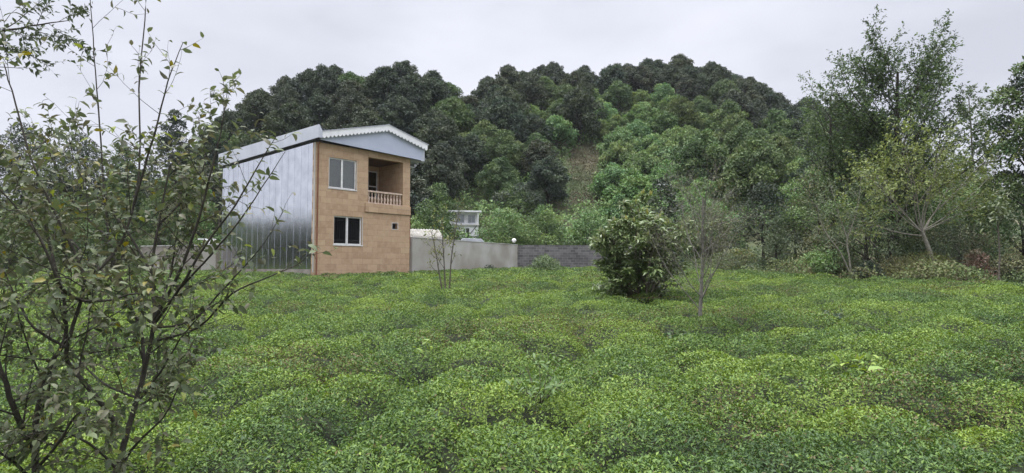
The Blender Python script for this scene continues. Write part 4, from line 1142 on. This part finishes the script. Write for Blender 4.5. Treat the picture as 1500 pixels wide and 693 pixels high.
# leaning pale tree
rng = np.random.default_rng(66)
o = new()
LT = dict(seg=[6, 8, 6, 4], wan=[.03, .08, .11, .12], trop=[.0, .02, .03, .0], tip=[.6, .25, .35, .4], sides=[9, 6, 4, 3], max=3, nch=[0, 10, 6, 0], t0=[.6, .25, .2, .2], ang=[40, 36, 42, 40], lr=[.6, .42, .5, .5], rr=.5, leaf_lvl=2, sp=.10, lt0=.35, tipn=0)
YL = 27
bx = (1370 - 750) / F * YL; bz_ = gz(bx, YL)
top_ = at(1350, 338, YL)
o['br'].append((np.array([[bx, YL, bz_ - .1], at(1364, 375, YL), at(1357, 355, YL), top_]), np.array([.115, .095, .085, .08]), 10))
for (px, py, dY) in ((1225, 318, -.5), (1262, 262, .8), (1285, 215, -.4), (1330, 205, .8), (1368, 215, -.6), (1402, 240, .6), (1470, 268, 0), (1250, 235, 1.5), (1430, 215, 1.2), (1310, 190, .2), (1240, 285, -1.2), (1440, 300, -1)):
    q = at(px, py, YL + dY); d = q - top_
    grow(rng, top_ - np.array([0, 0, rng.uniform(0, .25)]), d, np.linalg.norm(d) * 1.02, .030, 1, LT, o)
plant('leaning_tree', o, LT, rng, 'leaning pale trunked tree with fan of bare branches and few yellowish leaves', 'tree', M['pale_bark'], 'leaf', [(.16, .20, .06), (.13, .17, .055), (.18, .215, .065)], .15, .5, kind='q')
# pair of pale saplings growing from one foot
rng = np.random.default_rng(67)
o = new()
PS = dict(seg=[8, 6, 4], wan=[.04, .08, .1], trop=[.02, .05, .03], tip=[.3, .35, .4], sides=[6, 4, 3], max=2, nch=[12, 5, 0], t0=[.3, .2, .2], ang=[50, 42, 40], lr=[.36, .45, .5], rr=.45, leaf_lvl=1, sp=.07, lt0=.25)
stem(o, rng, [(1247, 402, 26), (1243, 372, 26), (1241, 350, 26), (1250, 325, 26), (1258, 295, 26), (1262, 255, 26)], .04, .008, PS)
stem(o, rng, [(1246, 402, 26), (1232, 372, 26), (1212, 345, 26), (1202, 325, 26), (1196, 300, 26)], .035, .008, PS)
stem(o, rng, [(1241, 350, 26), (1228, 310, 26.4), (1216, 270, 26.8)], .02, .006, PS)
plant('pale_sapling', o, PS, rng, 'sapling with two thin pale stems forking from one foot at field edge', 'tree', M['pale_bark'], 'leaf', GG + [(.10, .13, .05)], .12, .5, kind='q')
# right-hand sapling with big leaves
o = new()
RS = {**PS, 'nch': [9, 4, 0], 't0': [.5, .2, .2], 'sp': .05, 'lr': [.30, .45, .5]}
stem(o, rng, [(1463, 410, 22), (1464, 380, 22), (1463, 345, 22), (1461, 318, 22), (1462, 300, 22)], .035, .012, RS)
plant('big_leaved_sapling', o, RS, rng, 'straight stemmed sapling with tuft of long leaves near the right edge', 'tree', M['bark'], 'gloss_leaf', [(.07, .10, .04), (.09, .12, .045), (.11, .14, .05)], .19, .34, drop=.3)

# ------------------------------------------------------------------ trees behind the near shrub
for k, a in enumerate([(250, 62, 163, 84, DARK, 'dark round tree against the sky left of the house roof'), (30, 60, 182, 130, DARK, 'dark tree at far left, behind the very left edge shrub'),
          (115, 66, 196, 110, DARK, 'dark tree behind the middle of the near shrub'), (180, 60, 214, 90, MID, 'mid green tree between the two dark trees behind near shrub'),
          (310, 70, 188, 80, MID + DARK, 'mid green tree just left of the far end of the roof'), (-60, 55, 170, 140, DARK, 'dark tree beyond the left edge of the frame')]):
    bush('backing_tree', a[5], 'tree', a[0], a[1], a[2], a[3], a[4], 300 + k, .22, 14000, 'far_leaf', z0f=.05, nl=24, rmin=.2, rmax=.36)
for k, a in enumerate([(15, 42, 300, 110, MID + OLV, 'green shrub behind plastered wall at far left'), (95, 43, 285, 110, MID, 'green shrub behind plastered wall, second from left'), (165, 42, 290, 90, MID + GG, 'grey green shrub behind plastered wall, third from left'),
          (232, 44, 262, 90, OLV + MID, 'olive shrub behind plastered wall, fourth from left'), (285, 46, 258, 80, BRT, 'bright green shrub behind the wall pier beside the metal wall')]):
    bush('wall_shrub', a[5], 'shrub', a[0], a[1], a[2], a[3], a[4], 320 + k, .15, 8000, 'far_leaf', z0f=0)

# belt of trees further along the field's left side (seen in the sheet metal wall)
rng = np.random.default_rng(350)
lobes = []
for k in range(60):
    t = k / 59; x = -62 - 10 * math.sin(t * 5) + rng.uniform(-5, 5); y = 2 + 74 * t
    h = rng.uniform(6, 8); g = gz(x, y)
    for q in range(5):
        lobes.append(((x + rng.uniform(-1.8, 1.8), y + rng.uniform(-1.8, 1.8), g + h * (.12 + .17 * q)), rng.uniform(1.7, 2.6), .9))
tb = leaf_mesh('tree_belt', M['far_leaf'], *crown_arrays(rng, lobes, 90000, .42, DARK))
tag(link('tree_belt', tb), 'belt of dark trees along the left side of the field, mirrored in the metal wall', 'woodland', kind='stuff')
# ------------------------------------------------------------------ taller weeds standing in the tea
def weed(name, label, px, py, size, leaf, cols, seed, n=14, wr=.45, lm='leaf', up=.6):
    rng = np.random.default_rng(seed)
    # distance where the tea surface meets this pixel
    for Y in np.arange(3.5, 46, .1):
        x = (px - 750) / F * Y
        if proj((x, Y, tea_top(Y)))[1] <= py: break
    g = float(tea_surface(np.array([x]), np.array([Y]))[0]) - .15
    o = new()
    W = dict(seg=[5, 4], wan=[.08, .1], trop=[.02, -.02], tip=[.4, .4], sides=[5, 4], max=0, nch=[0, 0], t0=[.2, .2], ang=[40, 40], lr=[.5, .5], rr=.5, leaf_lvl=0, sp=leaf * .42, lt0=.35, along=.35, out=1.0, lz=.05)
    for k in range(n):
        a = k * 2.4; s = rng.uniform(.15, .9)
        grow(rng, (x + .03 * math.cos(a), Y + .03 * math.sin(a), g), (math.cos(a) * s, math.sin(a) * s, up), size * rng.uniform(.7, 1.1), .006, 0, W, o)
    return plant(name, o, W, rng, label, 'weed', M['bark'], lm, cols, leaf, wr, drop=.25, trunk='stem', crown='foliage')
weed('fern_weed', 'tall feathery green weed in the tea at lower centre', 790, 590, .42, .10, [(.09, .15, .045), (.10, .165, .05)], 401, 16, .3)
weed('leafy_weed', 'pale yellow green large leaved weed in the tea on the right', 1255, 535, .36, .17, [(.22, .30, .06), (.18, .27, .06)], 402, 4, .5)
weed('leafy_weed', 'small bright yellow green weed in the tea left of centre', 622, 515, .22, .13, [(.22, .30, .06), (.2, .28, .07)], 403, 3, .5)
weed('bramble_weed', 'dark leafy weed clump before the leafless tree', 997, 480, .40, .15, [(.05, .09, .035), (.09, .14, .05)], 404, 12, .6)
weed('bramble_weed', 'small dark leaved weed in the tea right of the leafless tree', 1132, 458, .34, .16, [(.045, .08, .035), (.06, .10, .04)], 405, 8, .6)
weed('grey_weed_mound', 'low grey green weed mound in the tea at right', 1215, 462, .40, .08, [(.06, .10, .06), (.07, .11, .065)], 406, 30, .35)
weed('fern_weed', 'green fern like weed in the tea just above the centre weed', 800, 528, .38, .11, [(.09, .145, .045), (.10, .155, .05)], 407, 10, .3)
weed('leafy_weed', 'single broad pale leaf weed at lower left of the tea', 532, 640, .18, .12, [(.13, .20, .07)], 408, 3, .6)

# ------------------------------------------------------------------ thin damp air
hz_m = bpy.data.materials.new('haze'); hz_m.use_nodes = True
hn = hz_m.node_tree.nodes; hn.remove(hn['Principled BSDF'])
pv = hn.new('ShaderNodeVolumePrincipled'); pv.inputs['Density'].default_value = .00018; pv.inputs['Color'].default_value = (.86, .9, .96, 1)
hz_m.node_tree.links.new(pv.outputs['Volume'], hn['Material Output'].inputs['Volume'])
m = MB(); m.box((-2150, -80, -60), (2150, 1000, 75))
tag(m.build('haze', hz_m), 'thin pale damp air', 'haze', kind='stuff')
